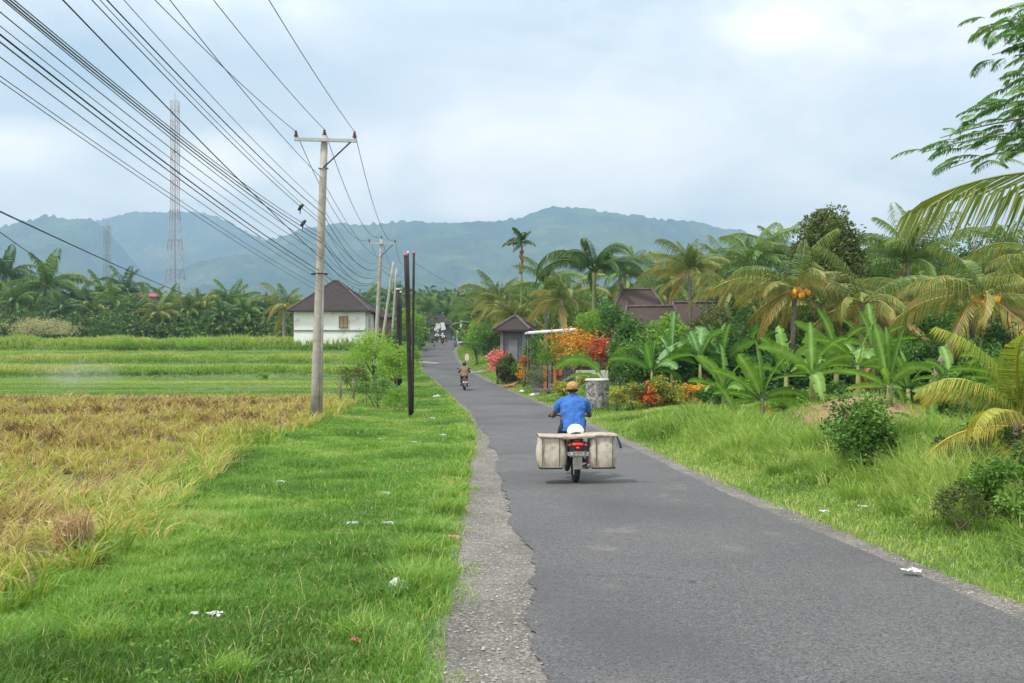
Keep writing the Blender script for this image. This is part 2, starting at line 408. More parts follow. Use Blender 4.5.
def grid_sheet(name, xs2, ys, zf, mat, attr=None):
    """xs2: (rows, cols) x values; ys rows"""
    rows, cols = xs2.shape
    Y = np.repeat(ys[:, None], cols, 1)
    Z = zf(xs2, Y)
    v = np.stack([xs2, Y, Z], -1).reshape(-1, 3)
    i = np.arange(rows-1)[:, None]*cols; j = np.arange(cols-1)[None, :]
    q = np.stack([i+j, i+j+1, i+cols+j+1, i+cols+j], -1).reshape(-1, 4)
    mb = MB(); mb.add(v, q=q, rnd=(attr(xs2, Y).ravel() if attr else .5))
    return mb.build(name, mat, smooth=True)

ysg = np.concatenate([np.arange(-30, 2, 2.), np.arange(2, 30, .35), np.arange(30, 66, .8), np.arange(66, 102, .5), np.arange(102, 170, 2.), np.arange(170, 420, 12), [500, 700, 1000, 1600, 2400, 3000, 4000, 4560]])
ul = np.concatenate([np.arange(0, 2, .25), np.arange(2, 12, .5), np.arange(12, 40, 1.5), np.arange(40, 120, 6), [150, 220, 350, 600, 1200, 2500, 4600]])
ur = np.concatenate([np.arange(0, 2, .25), np.arange(2, 12, .5), np.arange(12, 40, 1.5), np.arange(40, 120, 6), [150, 220, 350, 600, 1200, 2500, 4600]])
def ground_x(y):
    l = E(0, y); r_ = E(3, y)
    return np.concatenate([(l-ul)[::-1], [l+.02], [(l+r_)/2], [r_-.02], r_+ur])
XG = np.array([ground_x(y) for y in ysg])
def gattr(x, y):
    fe = field_edge(y)
    a = sstep(.3, -.3, x-fe)*(y < 41.5)*(y > 2)
    return np.where((y >= 41.5) & (x < E(0, y)-4) & (y < 67), .12, a)
def ground_mat():
    m, nt, out = newmat('ground_soil')
    a = N(nt, 'ShaderNodeAttribute', attribute_name='rnd')
    g = ramp(nt, noise(nt, 1.6, 6), [(.3, (.035, .075, .016)), (.5, (.07, .13, .024)), (.68, (.13, .16, .045)), (.8, (.17, .13, .075))])
    d = ramp(nt, noise(nt, 2.2, 6), [(.3, (.05, .032, .018)), (.5, (.11, .075, .035)), (.7, (.20, .15, .07))])
    c = mix(nt, a.outputs['Fac'], g, d)
    p = N(nt, 'ShaderNodeBsdfPrincipled'); L(nt, c, p.inputs['Base Color']); p.inputs['Roughness'].default_value = .95
    b = N(nt, 'ShaderNodeBump'); b.inputs['Strength'].default_value = .6; b.inputs['Distance'].default_value = .04
    L(nt, noise(nt, 9, 6), b.inputs['Height']); L(nt, b.outputs[0], p.inputs['Normal']); L(nt, p.outputs[0], out.inputs[0])
    return m
tag(grid_sheet('ground', XG, ysg, G, ground_mat(), gattr), kind='structure')

# road and shoulders
def asphalt_mat():
    m, nt, out = newmat('worn_asphalt')
    n1 = noise(nt, .55, 5, .6)
    n2 = noise(nt, 90, 3, .8)
    n3 = noise(nt, 3.5, 5, .6)
    c = ramp(nt, n1, [(.34, (.050, .049, .050)), (.5, (.070, .068, .068)), (.66, (.098, .094, .091))])
    c = mix(nt, mth(nt, 'MULTIPLY', mth(nt, 'SUBTRACT', n3, .52), 3.0, True), c, (.046, .046, .048))
    sp = ramp(nt, n2, [(.36, (.045, .045, .048)), (.5, (.10, .10, .105)), (.64, (.19, .19, .19))])
    c = mix(nt, .55, c, sp)
    v3 = N(nt, 'ShaderNodeTexVoronoi'); v3.inputs['Scale'].default_value = 70; tcx = N(nt, 'ShaderNodeTexCoord'); L(nt, tcx.outputs['Object'], v3.inputs['Vector'])
    sxx = N(nt, 'ShaderNodeSeparateXYZ'); L(nt, v3.outputs['Color'], sxx.inputs[0])
    c = mix(nt, mth(nt, 'MULTIPLY', mth(nt, 'GREATER_THAN', sxx.outputs[0], .82), .34), c, (.22, .21, .20))
    c = mix(nt, mth(nt, 'MULTIPLY', mth(nt, 'LESS_THAN', sxx.outputs[1], .16), .6), c, (.028, .028, .030))
    c = mix(nt, mth(nt, 'MULTIPLY', mth(nt, 'SUBTRACT', noise(nt, 1.1, 6, .7), .60), 9.0, True), c, (.15, .142, .13))
    c = mix(nt, mth(nt, 'MULTIPLY', mth(nt, 'SUBTRACT', noise(nt, .23, 3, .5), .50), 5.0, True), c, (.060, .060, .062))
    vo = N(nt, 'ShaderNodeTexVoronoi', feature='DISTANCE_TO_EDGE'); vo.inputs['Scale'].default_value = .33
    tc = N(nt, 'ShaderNodeTexCoord')
    dn = N(nt, 'ShaderNodeTexNoise'); dn.inputs['Scale'].default_value = 1.5; dn.inputs['Detail'].default_value = 6
    L(nt, tc.outputs['Object'], dn.inputs['Vector'])
    va = N(nt, 'ShaderNodeVectorMath', operation='ADD'); L(nt, tc.outputs['Object'], va.inputs[0])
    vs = N(nt, 'ShaderNodeVectorMath', operation='SCALE'); L(nt, dn.outputs[1], vs.inputs[0]); vs.inputs['Scale'].default_value = 1.3
    L(nt, vs.outputs[0], va.inputs[1]); L(nt, va.outputs[0], vo.inputs['Vector'])
    crack = mth(nt, 'LESS_THAN', vo.outputs['Distance'], .0045)
    crack = mth(nt, 'MULTIPLY', crack, mth(nt, 'GREATER_THAN', noise(nt, .35, 2), .57))
    c = mix(nt, mth(nt, 'MULTIPLY', crack, .7), c, (.03, .03, .032))
    p = N(nt, 'ShaderNodeBsdfPrincipled'); L(nt, c, p.inputs['Base Color']); p.inputs['Roughness'].default_value = .82
    p.inputs['Specular IOR Level'].default_value = .35
    b = N(nt, 'ShaderNodeBump'); b.inputs['Strength'].default_value = .5; b.inputs['Distance'].default_value = .008
    L(nt, noise(nt, 60, 4, .7), b.inputs['Height']); L(nt, b.outputs[0], p.inputs['Normal']); L(nt, p.outputs[0], out.inputs[0])
    return m
def gravel_mat():
    m, nt, out = newmat('crumbling_gravel')
    vo = N(nt, 'ShaderNodeTexVoronoi'); vo.inputs['Scale'].default_value = 48
    tc = N(nt, 'ShaderNodeTexCoord'); L(nt, tc.outputs['Object'], vo.inputs['Vector'])
    sx = N(nt, 'ShaderNodeSeparateXYZ'); L(nt, vo.outputs['Color'], sx.inputs[0])
    c = ramp(nt, sx.outputs[0], [(0, (.05, .048, .045)), (.4, (.11, .105, .095)), (.75, (.19, .18, .155)), (1, (.38, .36, .32))])
    c2 = ramp(nt, noise(nt, 1.7, 6), [(.3, (.085, .08, .07)), (.5, (.15, .14, .12)), (.7, (.25, .23, .195))])
    c = mix(nt, .55, c, c2)
    c = mix(nt, mth(nt, 'MULTIPLY', mth(nt, 'SUBTRACT', noise(nt, .9, 5), .56), 4, True), c, (.27, .255, .22))
    p = N(nt, 'ShaderNodeBsdfPrincipled'); L(nt, c, p.inputs['Base Color']); p.inputs['Roughness'].default_value = .95
    b = N(nt, 'ShaderNodeBump'); b.inputs['Strength'].default_value = .9; b.inputs['Distance'].default_value = .02; b.invert = True
    L(nt, vo.outputs['Distance'], b.inputs['Height']); L(nt, b.outputs[0], p.inputs['Normal']); L(nt, p.outputs[0], out.inputs[0])
    return m
ysr = np.concatenate([np.arange(-30, 3, 1.), np.arange(3, 16, .06), np.arange(16, 40, .15), np.arange(40, 160, .8), np.arange(160, 260, 5)])
def jag(y, s, a): return a*((fbm(y*.45, y*0+s, 4, s)-.5)*1.3+(fbm(y*7, y*0+s, 3, s+9)-.5)*.42)
aL = E(1, ysr)+jag(ysr, 3, .30); aR = E(2, ysr)+jag(ysr, 7, .10)
tt = np.linspace(0, 1, 9)
XR = aL[:, None]+(aR-aL)[:, None]*tt[None, :]
def road_z(x, y):
    l = E(1, y); r_ = E(2, y); u = (x-l)/(r_-l)
    return RZ(y)+.010+.02*(1-(2*np.clip(u, 0, 1)-1)**2)
tag(grid_sheet('road', XR, ysr, road_z, asphalt_mat()), kind='structure')
GM = gravel_mat()
sL0 = E(0, ysr)-.10+jag(ysr, 13, .12); sR1 = E(3, ysr)+.08+jag(ysr, 17, .12)
t5 = np.linspace(0, 1, 6)
XS = sL0[:, None]+(E(1, ysr)+.35-sL0)[:, None]*t5[None, :]
tag(grid_sheet('gravel_shoulder', XS, ysr, lambda x, y: RZ(y)+.006-.0*x+.01*(vn(x*5, y*5, 4)-.5)-.006, GM), kind='structure')
XS = (E(2, ysr)-.25)[:, None]+(sR1-E(2, ysr)+.25)[:, None]*t5[None, :]
tag(grid_sheet('gravel_shoulder', XS, ysr, lambda x, y: RZ(y)+.004+.01*(vn(x*5, y*5, 8)-.5)-.005+.1*sstep(0.0, .5, x-E(3, y)), GM), kind='structure')
# concrete aprons joining the road
def patch(name, pts, mat, dz=.03):
    mb = MB(); v = [(p[0], p[1], float(RZ(p[1]))+dz) for p in pts]
    mb.add(v, q=[[0, 1, 2, 3]]); return tag(mb.build(name, mat), kind='structure')
def gpt(px, d): return ((px-512)/F*d, d)
ca = solid('pale_concrete_path', [(.3, (.15, .14, .13)), (.7, (.24, .225, .20))], .9, 1.5)
mb = MB()
xs = np.linspace(0, 1, 8)
rowsP = []
for k_ in xs:
    y_ = 75.5; x0 = (463-512)/F*y_; x_ = x0+k_*5.5
    rowsP.append([(x_, y_-1.3+1.0*k_, float(G(x_, y_-1.3+k_))+.07), (x_, y_+1.6+1.0*k_, float(G(x_, y_+1.6+k_))+.07)])
v = [p for r_ in rowsP for p in r_]
mb.add(v, q=[[2*i, 2*i+2, 2*i+3, 2*i+1] for i in range(7)])
tag(mb.build('side_path', ca), kind='structure')
patch('road_patch', [gpt(416, 89.5), gpt(437, 87), gpt(440, 89.5), gpt(418, 93)], ca, .065)

# hills ---------------------------------------------------------------
def hill_mat():
    m, nt, out = newmat('forested_slope')
    c = ramp(nt, noise(nt, .0045, 10, .72), [(.36, (.02, .045, .018)), (.5, (.07, .125, .035)), (.58, (.15, .20, .06)), (.66, (.27, .28, .12))])
    c = mix(nt, mth(nt, 'MULTIPLY', noise(nt, .045, 5, .8), .9), c, (.015, .03, .012))
    p = N(nt, 'ShaderNodeBsdfPrincipled'); L(nt, c, p.inputs['Base Color']); p.inputs['Roughness'].default_value = 1; p.inputs['Specular IOR Level'].default_value = 0
    b = N(nt, 'ShaderNodeBump'); b.inputs['Strength'].default_value = 1; b.inputs['Distance'].default_value = 12
    L(nt, noise(nt, .03, 7, .7), b.inputs['Height']); L(nt, b.outputs[0], p.inputs['Normal']); L(nt, p.outputs[0], out.inputs[0])
    return m
HM = hill_mat()
def ridge(name, crest, d, front, seed, fine=7.0):
    cx = np.array([c[0] for c in crest], float); cy = np.array([c[1] for c in crest], float)
    px = np.arange(cx[0], cx[-1], 1.6)
    X = (px-512)/F*d
    zc = (345-np.interp(px, cx, cy))/F*d
    k = np.hanning(9); k /= k.sum(); zc = np.convolve(np.pad(zc, 4, 'edge'), k, 'valid')
    zc = zc+fine*(np.abs(vn(X/13., X*0, seed)-.35)*2.2*(.4+1.2*vn(X/90., X*0, seed+2))+.9*(fbm(X/60, X*0, 2, seed+3)-.5))
    ts = np.concatenate([np.linspace(0, 1, 90), np.linspace(1.03, 1.4, 8)])
    Y = d-front+front*ts
    XX, YY = np.meshgrid(X, Y); T = np.repeat(ts[:, None], len(X), 1)
    prof = np.where(T <= 1, T**1.25, 1-(T-1)*1.5)
    spur = (fbm(XX/420+YY/900, YY/700, 4, seed+5)-.5)
    bell = np.clip(np.sin(np.clip(T, 0, 1)*PI), 0, 1)
    Z = zc[None, :]*prof*(1+.95*bell*spur)+bell*85*(fbm(XX/170, YY/170, 4, seed+8)-.5)+(1-np.clip(prof, 0, 1))*3
    Z = Z+bell*16*(vn(XX/16, YY/20, seed+12)-.5)
    rows, cols = XX.shape
    v = np.stack([XX, YY, Z+CAMZ], -1).reshape(-1, 3)
    i = np.arange(rows-1)[:, None]*cols; j = np.arange(cols-1)[None, :]
    q = np.stack([i+j, i+j+1, i+cols+j+1, i+cols+j], -1).reshape(-1, 4)
    mb = MB(); mb.add(v, q=q); return tag(mb.build(name, HM, smooth=True), kind='structure')
ridge('hills', [(150, 345), (170, 305), (195, 275), (215, 262), (240, 255), (262, 244), (280, 238), (300, 231), (320, 227), (340, 223), (360, 227), (380, 225), (400, 223), (450, 223), (500, 222), (520, 219), (540, 210), (555, 207), (580, 209), (610, 213), (640, 217), (655, 220), (700, 223), (715, 227), (760, 237), (830, 250), (900, 262), (1000, 268), (1150, 262), (1350, 290)], 3300, 1300, 41)
ridge('hills', [(-420, 270), (-300, 240), (-150, 222), (0, 229), (20, 223), (48, 217), (70, 221), (90, 220), (103, 227), (118, 243), (135, 265), (155, 290), (175, 330), (190, 345)], 3100, 1100, 77, 8)
ridge('hills', [(-200, 240), (60, 231), (100, 221), (130, 213), (160, 213), (190, 213), (215, 216), (240, 229), (262, 240), (285, 250), (350, 280), (420, 330)], 3900, 900, 99, 6)

# ------------------------------------------------------------------ world, sun, camera, haze
cam = bpy.data.cameras.new('camera'); co = bpy.data.objects.new('camera', cam); COL.objects.link(co)
co.location = (0, 0, CAMZ); co.rotation_euler = (R(90), 0, 0)
cam.sensor_width = 36; cam.lens = 36*F/1024; cam.shift_y = 3.5/1024; cam.clip_end = 20000; cam.clip_start = .1
SC.camera = co
SUN = Vector((-.42, -.30, .86)).normalized()
elev = math.asin(SUN.z); azim = math.atan2(SUN.x, SUN.y)
W = bpy.data.worlds.new('World'); SC.world = W; W.use_nodes = True
nt = W.node_tree; nt.nodes.clear()
wo = N(nt, 'ShaderNodeOutputWorld'); bg = N(nt, 'ShaderNodeBackground')
sky = N(nt, 'ShaderNodeTexSky', sky_type='NISHITA'); sky.sun_disc = False; sky.sun_elevation = elev; sky.sun_rotation = azim
sky.dust_density = 4.0; sky.air_density = 1.0
tc = N(nt, 'ShaderNodeTexCoord'); vec = tc.outputs['Generated']
mp = N(nt, 'ShaderNodeMapping'); L(nt, vec, mp.inputs[0]); mp.inputs['Scale'].default_value = (1, 1, 2.6)
SKYK = 12.6   # background strength is .1
n1 = noise(nt, 2.9, 8, .55, mp.outputs[0], .5)
mp2 = N(nt, 'ShaderNodeMapping'); L(nt, vec, mp2.inputs[0]); mp2.inputs['Scale'].default_value = (1, 1, 2.0); mp2.inputs['Location'].default_value = (3.1, 1.7, .6)
n2 = noise(nt, 4.2, 7, .5, mp2.outputs[0], .2)
def blob(px, py, rx, ry, ns=.25):
    """soft 0..1 mask round a direction"""
    d = Vector(((px-512)/F, 1, (345-py)/F))
    sx = N(nt, 'ShaderNodeSeparateXYZ'); L(nt, vec, sx.inputs[0])
    X = mth(nt, 'DIVIDE', sx.outputs[0], sx.outputs[1]); Z = mth(nt, 'DIVIDE', sx.outputs[2], sx.outputs[1])
    a = mth(nt, 'MULTIPLY', mth(nt, 'SUBTRACT', X, d.x), F/rx); b = mth(nt, 'MULTIPLY', mth(nt, 'SUBTRACT', Z, d.z), F/ry)
    r2 = mth(nt, 'ADD', mth(nt, 'MULTIPLY', a, a), mth(nt, 'MULTIPLY', b, b))
    r2 = mth(nt, 'ADD', mth(nt, 'SQRT', r2), mth(nt, 'MULTIPLY', mth(nt, 'SUBTRACT', n2, .5), 3.2*ns*4))
    m_ = mth(nt, 'SUBTRACT', 1.0, r2, True)
    return mth(nt, 'MULTIPLY', m_, mth(nt, 'GREATER_THAN', sx.outputs[1], 0.0))
n1 = mth(nt, 'ADD', mth(nt, 'MULTIPLY', n1, .72), mth(nt, 'MULTIPLY', noise(nt, 9, 8, .6, mp2.outputs[0], .6), .28))
cloud = ramp(nt, n1, [(.36, (.53, .60, .66)), (.46, (.70, .745, .775)), (.53, (.82, .835, .845)), (.62, (.97, .96, .95))])
cloud = mix(nt, mth(nt, 'MULTIPLY', blob(60, 75, 330, 110, .12), 1.35, True), cloud, (.36, .465, .57))
cloud = mix(nt, mth(nt, 'MULTIPLY', blob(430, 30, 330, 85, .12), .7, True), cloud, (.46, .56, .66))
cloud = mix(nt, mth(nt, 'MULTIPLY', blob(700, 130, 320, 120, .08), .55, True), cloud, (.90, .92, .92))
cloud = mix(nt, mth(nt, 'MULTIPLY', blob(930, 95, 150, 45, .1), .8, True), cloud, (.56, .66, .78))
for b_ in ((5, 150, 120, 55), (880, 222, 55, 35), (785, 32, 75, 28), (480, 205, 60, 22), (215, 170, 60, 40)):
    cloud = mix(nt, mth(nt, 'MULTIPLY', blob(*b_, .18), 1.4, True), cloud, (1.0, .985, .97))
sxz = N(nt, 'ShaderNodeSeparateXYZ'); L(nt, vec, sxz.inputs[0])
low = mth(nt, 'EXPONENT', mth(nt, 'MULTIPLY', mth(nt, 'MAXIMUM', sxz.outputs[2], 0.0), -5.0))
cloud = mix(nt, low, cloud, mix(nt, 1.0, cloud, (1.75, 1.5, 1.2), 'MULTIPLY'))
hi_ = N(nt, 'ShaderNodeMapRange'); L(nt, sxz.outputs[2], hi_.inputs[0]); hi_.inputs[1].default_value = .28; hi_.inputs[2].default_value = .65; hi_.inputs[3].default_value = .74; hi_.inputs[4].default_value = 1.15
cmb = N(nt, 'ShaderNodeCombineXYZ')
for k_ in range(3): L(nt, hi_.outputs[0], cmb.inputs[k_])
cloud = mix(nt, 1.0, cloud, cmb.outputs[0], 'MULTIPLY')
cl10 = mix(nt, 1.0, cloud, (SKYK, SKYK, SKYK), 'MULTIPLY')
skyc = mix(nt, .9, sky.outputs[0], cl10)
L(nt, skyc, bg.inputs[0]); bg.inputs[1].default_value = .1
L(nt, bg.outputs[0], wo.inputs[0])
sl = bpy.data.lights.new('sun', 'SUN'); so = bpy.data.objects.new('sun', sl); COL.objects.link(so)
sl.energy = 2.6; sl.angle = R(7); sl.color = (1, .95, .87)
so.rotation_euler = SUN.to_track_quat('Z', 'Y').to_euler(); so.location = SUN*50
SC.view_settings.view_transform = 'Standard'; SC.view_settings.look = 'None'; SC.view_settings.gamma = 1
SC.view_settings.use_curve_mapping = False; SC.view_settings.exposure = .66
c_ = SC.cycles
c_.max_bounces = 6; c_.diffuse_bounces = 3; c_.glossy_bounces = 2; c_.transmission_bounces = 4; c_.transparent_max_bounces = 4; c_.volume_bounces = 0
c_.use_denoising = True; c_.use_adaptive_sampling = False; c_.caustics_reflective = False; c_.caustics_refractive = False
# air
m, nt2, out = newmat('air'); pv = N(nt2, 'ShaderNodeVolumePrincipled')
pv.inputs['Color'].default_value = (.47, .73, 1.0, 1); pv.inputs['Density'].default_value = 3.4e-4; pv.inputs['Anisotropy'].default_value = .2
L(nt2, pv.outputs[0], out.inputs['Volume'])
mb = MB(); mb.box((0, 2250, 295), (9400, 4700, 630))
hz = mb.build('haze', m); tag(hz, 'pale blue haze filling the air over the valley', 'haze', kind='stuff')

def leaves(mb, C, size, rn, rng, flat=.3, asp=.5, fold=.15, out=None):
    n = len(C)
    d = rng.randn(n, 3); d[:, 2] *= flat*2
    if out is not None: d = d+out*1.2
    d /= np.linalg.norm(d, axis=1)[:, None]
    r_ = rng.randn(n, 3); s = np.cross(d, r_); s /= np.linalg.norm(s, axis=1)[:, None]
    nn = np.cross(d, s)
    size = (size*rng.uniform(.6, 1.3, n))[:, None]
    a = C-d*size*.5; b = C+s*size*asp*.5+nn*size*fold; c = C+d*size*.5-nn*size*.1; e = C-s*size*asp*.5+nn*size*fold
    k = np.arange(n)*4
    mb.add(np.stack([a, b, c, e], 1).reshape(-1, 3), q=np.stack([k, k+1, k+2, k+3], -1), rnd=np.repeat(rn, 4))
# ------------------------------------------------------------------ grass
def blade_arr(mb, x, y, z, h, w, lean, rnd, az=None):
    n = len(x)
    if az is None: az = RS.rand(n)*2*PI
    fa = RS.rand(n)*2*PI
    P = np.stack([x, y, z], -1)
    d = np.stack([np.cos(az), np.sin(az), az*0], -1); s = np.stack([np.cos(fa), np.sin(fa), fa*0], -1)
    up = np.array([0, 0, 1.0])
    h = h[:, None]; w = w[:, None]; l = lean[:, None]
    b0 = P-s*w/2; b1 = P+s*w/2
    mid = P+up*h*.58*(1-.15*l)+d*h*l*.32
    m0 = mid-s*w*.42; m1 = mid+s*w*.42
    tip = P+up*h*(1-.42*l**1.5)+d*h*l*.95
    v = np.stack([b0, b1, m1, m0, tip], 1).reshape(-1, 3)
    k = np.arange(n)*5
    q = np.stack([k, k+1, k+2, k+3], -1); t = np.stack([k+3, k+2, k+4], -1)
    mb.add(v, q=q, t=t, rnd=np.repeat(rnd, 5))
def scatter(y0, y1, xl, xr, dens, step=1.5):
    """uniform scatter by bands; xl/xr functions of y; dens function of y (per m2)"""
    X = []; Y = []
    y = y0
    while y < y1:
        yb = min(y+step, y1); ym = (y+yb)/2
        a = max(xl(ym), -.60*ym-2.5); b = min(xr(ym), .60*ym+2.5)
        if b > a:
            n = int((b-a)*(yb-y)*dens(ym))
            X.append(a+(b-a)*RS.rand(n)); Y.append(y+(yb-y)*RS.rand(n))
        y = yb
    return np.concatenate(X), np.concatenate(Y)
fe = lambda y: float(field_edge(y)); e0 = lambda y: float(E(0, y)); e3 = lambda y: float(E(3, y))
# left verge
mb = MB()
x, y = scatter(3.5, 110, lambda q: (fe(q)-.3 if q < 42 else e0(q)-4.5), lambda q: e0(q)+.20, lambda q: 3600*min(1, (8.5/q))**1.35, 1.0)
u = E(0, y)-x
thin = vn(x*1.1, y*1.1, 61); worn = fbm(x*.55, y*.55, 3, 62)
keep = (RS.rand(len(x)) < np.clip(.25+thin*1.3, 0, 1)*np.clip(.42+u*2.4, .2, 1))
x, y, u, thin, worn = [q[keep] for q in (x, y, u, thin, worn)]
cl = vn(x*3.2, y*3.2, 63)
big = sstep(.54, .74, fbm(x*1.1, y*.9, 3, 67))
h = .035+.075*cl**1.5*(.6+.8*thin)+.035*RS.rand(len(x))+.11*big*RS.rand(len(x))
h += .16*np.exp(-((u-.35)/.35)**2)*(fbm(x*.0+3, y*.55, 3, 64) > .52)*RS.rand(len(x))
h += .14*sstep(1.6, .2, x-field_edge(y))*(y < 42)*vn(x*2, y*2, 65)
h *= 1+.4*sstep(60, 100, y)
w = (.0042+.00062*y)*(.7+.7*RS.rand(len(x)))
rn = np.clip(.30+.34*RS.rand(len(x))+1.2*(worn-.49)-.07*big+.28*sstep(.9, .1, u)*RS.rand(len(x))+.10*(thin-.5), 0, 1)
rn = np.where(RS.rand(len(x)) < .035, .97, rn)
blade_arr(mb, x, y, G(x, y)-.01, h, w, .25+.75*RS.rand(len(x)), rn)
go = mb.build('verge_grass', M['grass']); tag(go, 'short bright green grass of the verge left of the road', 'grass', kind='stuff')
# taller tussocks on the left verge edge
mb = MB()
tus = [(-.75, 7.55, .30, 320), (-.95, 9.0, .26, 260), (-.8, 11.8, .30, 300), (-.9, 13.2, .22, 200), (-1.1, 17, .25, 220), (-1.0, 6.2, .22, 240), (-2.6, 6.0, .24, 320), (-1.6, 5.4, .2, 200), (-3.4, 8.3, .2, 200), (-1.0, 20, .25, 200), (-1.1, 24, .22, 200), (-2.3, 9.2, .15, 150)]
for (tx, ty, th, n) in tus:
    n = int(n*1.4); a = RS.rand(n)*2*PI; r_ = np.sqrt(RS.rand(n))*th*.8
    x = tx+r_*np.cos(a)*.8; y = ty+r_*np.sin(a)
    blade_arr(mb, x, y, G(x, y)-.01, th*(.5+.6*RS.rand(n)), np.full(n, .006+.0004*ty), .3+.7*RS.rand(n), np.clip(.3+.55*RS.rand(n), 0, 1))
# seed stalks
n = 260; yy_ = 5+12*RS.rand(n)**1.2; xx_ = E(0, yy_)-.15-1.2*RS.rand(n)**1.5
blade_arr(mb, xx_, yy_, G(xx_, yy_), .10+.20*RS.rand(n), np.full(n, .003)+.0003*yy_, .3+.5*RS.rand(n), .85+.15*RS.rand(n))
go = mb.build('tussock_grass', M['grass']); tag(go, 'taller straw tipped grass tussocks along the left gravel edge', 'grass', kind='stuff')
# rice
mb = MB()
cxs, cys = scatter(6.3, 41.5, lambda q: -200, lambda q: fe(q)+.05, lambda q: 13.0 if q < 20 else 13.0*(20/q)**.4, .26)
cys = np.round(cys/.31)*.31+.05*RS.randn(len(cys)); cxs = np.round((cxs+.3*vn(cys*.5, cys*0, 4))/.28)*.28+.05*RS.randn(len(cxs))
cxs = cxs[:]; keep = cxs < field_edge(cys)+.1; cxs = cxs[keep]; cys = cys[keep]
nb = np.clip((24*(12/cys)**.75), 9, 30).astype(int)
idx = np.repeat(np.arange(len(cxs)), nb); cn = RS.rand(len(cxs))[idx]; ct = RS.rand(len(cxs))[idx]
az = RS.rand(len(idx))*2*PI+0; rr = .05*np.sqrt(RS.rand(len(idx)))
bias = 2.2*(vn(cxs*.35, cys*.35, 44)-.5)[idx]
x = cxs[idx]+rr*np.cos(az); y = cys[idx]+rr*np.sin(az)
edge = field_edge(y)-x
az = np.where(RS.rand(len(az)) < .35, bias*2.0-.6, az)
h = (.30+.22*fbm(x*.5, y*.5, 3, 71)+.22*(cn-.5))*(.55+.6*RS.rand(len(x)))*(1.0+.22*np.exp(-(edge/.7)**2))
grn = .42*np.exp(-(np.clip(edge, 0, 9)/1.0)**2)+1.0*(fbm(x*.28, y*.28, 3, 72)-.5)+.20*np.exp(-((y-12)/8)**2)
rn = np.clip(.16+.30*RS.rand(len(x))+grn*.75+.62*(ct-.5)+.14, 0, 1)
blade_arr(mb, x, y, G(x, y)-.02, h, .009+.0007*y, .45+.75*RS.rand(len(x)), rn, az)
go = mb.build('rice_crop', M['rice']); tag(go, 'ripening golden brown rice crop of the left field', 'rice', kind='stuff')
# mown flat field + terraces
mb = MB()
x, y = scatter(41, 150, lambda q: -200, lambda q: e0(q)-4.3, lambda q: 85*(60/q)**1.2, 2.0)
g_ = G(x, y); slope = (G(x, y+.6)-G(x, y-.6))/1.2
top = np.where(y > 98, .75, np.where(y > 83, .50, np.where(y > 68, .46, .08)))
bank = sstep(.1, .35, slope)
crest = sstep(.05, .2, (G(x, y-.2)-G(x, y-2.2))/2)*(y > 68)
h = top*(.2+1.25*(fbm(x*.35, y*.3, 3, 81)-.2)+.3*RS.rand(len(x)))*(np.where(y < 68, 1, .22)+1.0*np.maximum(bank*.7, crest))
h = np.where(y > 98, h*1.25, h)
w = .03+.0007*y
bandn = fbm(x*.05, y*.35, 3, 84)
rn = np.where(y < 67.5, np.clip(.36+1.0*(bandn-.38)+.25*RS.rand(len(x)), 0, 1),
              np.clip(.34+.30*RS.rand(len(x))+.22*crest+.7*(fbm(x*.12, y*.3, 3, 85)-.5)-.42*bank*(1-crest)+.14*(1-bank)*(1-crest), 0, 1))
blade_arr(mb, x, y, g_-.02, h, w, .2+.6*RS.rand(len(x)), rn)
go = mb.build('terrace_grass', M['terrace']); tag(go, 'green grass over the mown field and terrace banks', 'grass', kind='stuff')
# right verge
mb = MB()
x, y = scatter(4.5, 62, lambda q: e3(q)-.05, lambda q: e3(q)+(9 if q < 34 else 5.5), lambda q: 1500*min(1, 9/q)**1.1+30, 1.0)
v = x-E(3, y); md = ((x-7.9)/2.2)**2+((y-21.6)/2.2)**2
keep = (RS.rand(len(x)) < np.clip(.3+v*1.6, .15, 1))*(RS.rand(len(x)) > np.exp(-md*1.6)*1.05)
x, y, v = x[keep], y[keep], v[keep]
cl = fbm(x*.9, y*.9, 3, 91)
tall = sstep(.8, 2.2, v)*sstep(.38, .60, cl)*sstep(8, 12, y)*(1-.9*sstep(16.5, 18.5, y)*sstep(4.6, 5.6, x))*sstep(30, 26, y)
tall2 = sstep(.3, 1.0, v)*sstep(3.4, 2.4, v)*sstep(16, 18.5, y)*sstep(28.5, 25, y)*.85    # big soft clumps beside the rider
h = .05+.07*RS.rand(len(x))+.62*tall*(.3+.7*RS.rand(len(x)))*(.5+cl)+.62*tall2*(.4+.6*RS.rand(len(x)))*(.3+1.2*vn(x*1.6, y*1.1, 95))+.12*sstep(.8, 3, v)
w = .005+.00055*y
rn = np.clip(.22+.40*RS.rand(len(x))+.9*(fbm(x*.5, y*.5, 3, 92)-.47)+.25*(vn(x*2.2, y*1.3, 93)-.5)+.30*sstep(.8, 0, v)*RS.rand(len(x))+.12*tall2, 0, 1)
rn = np.where(RS.rand(len(x)) < .03, .97, rn)
blade_arr(mb, x, y, G(x, y)-.01, h, w, .3+.7*RS.rand(len(x)), rn)
go = mb.build('roadside_grass', M['lush']); tag(go, 'tall lush green grass on the bank right of the road', 'grass', kind='stuff')
mb = MB(); tn = 760
ty = 8.0+RS.rand(tn)**1.1*19; tv = .9+4.6*RS.rand(tn); tx = E(3, ty)+tv
ok = (fbm(tx*.5, ty*.4, 3, 97) > .44) & ~((ty > 19.5) & (tx > 6.0)) & (((tx-8.0)/2.2)**2+((ty-22)/2)**2 > 1)
ok = ok & ~((ty > 16.5) & (tx > 5.6) & (tx < 9.5))
ok = ok & ~((ty < 14) & (tv > 2.6) & (RS.rand(tn) < .5))
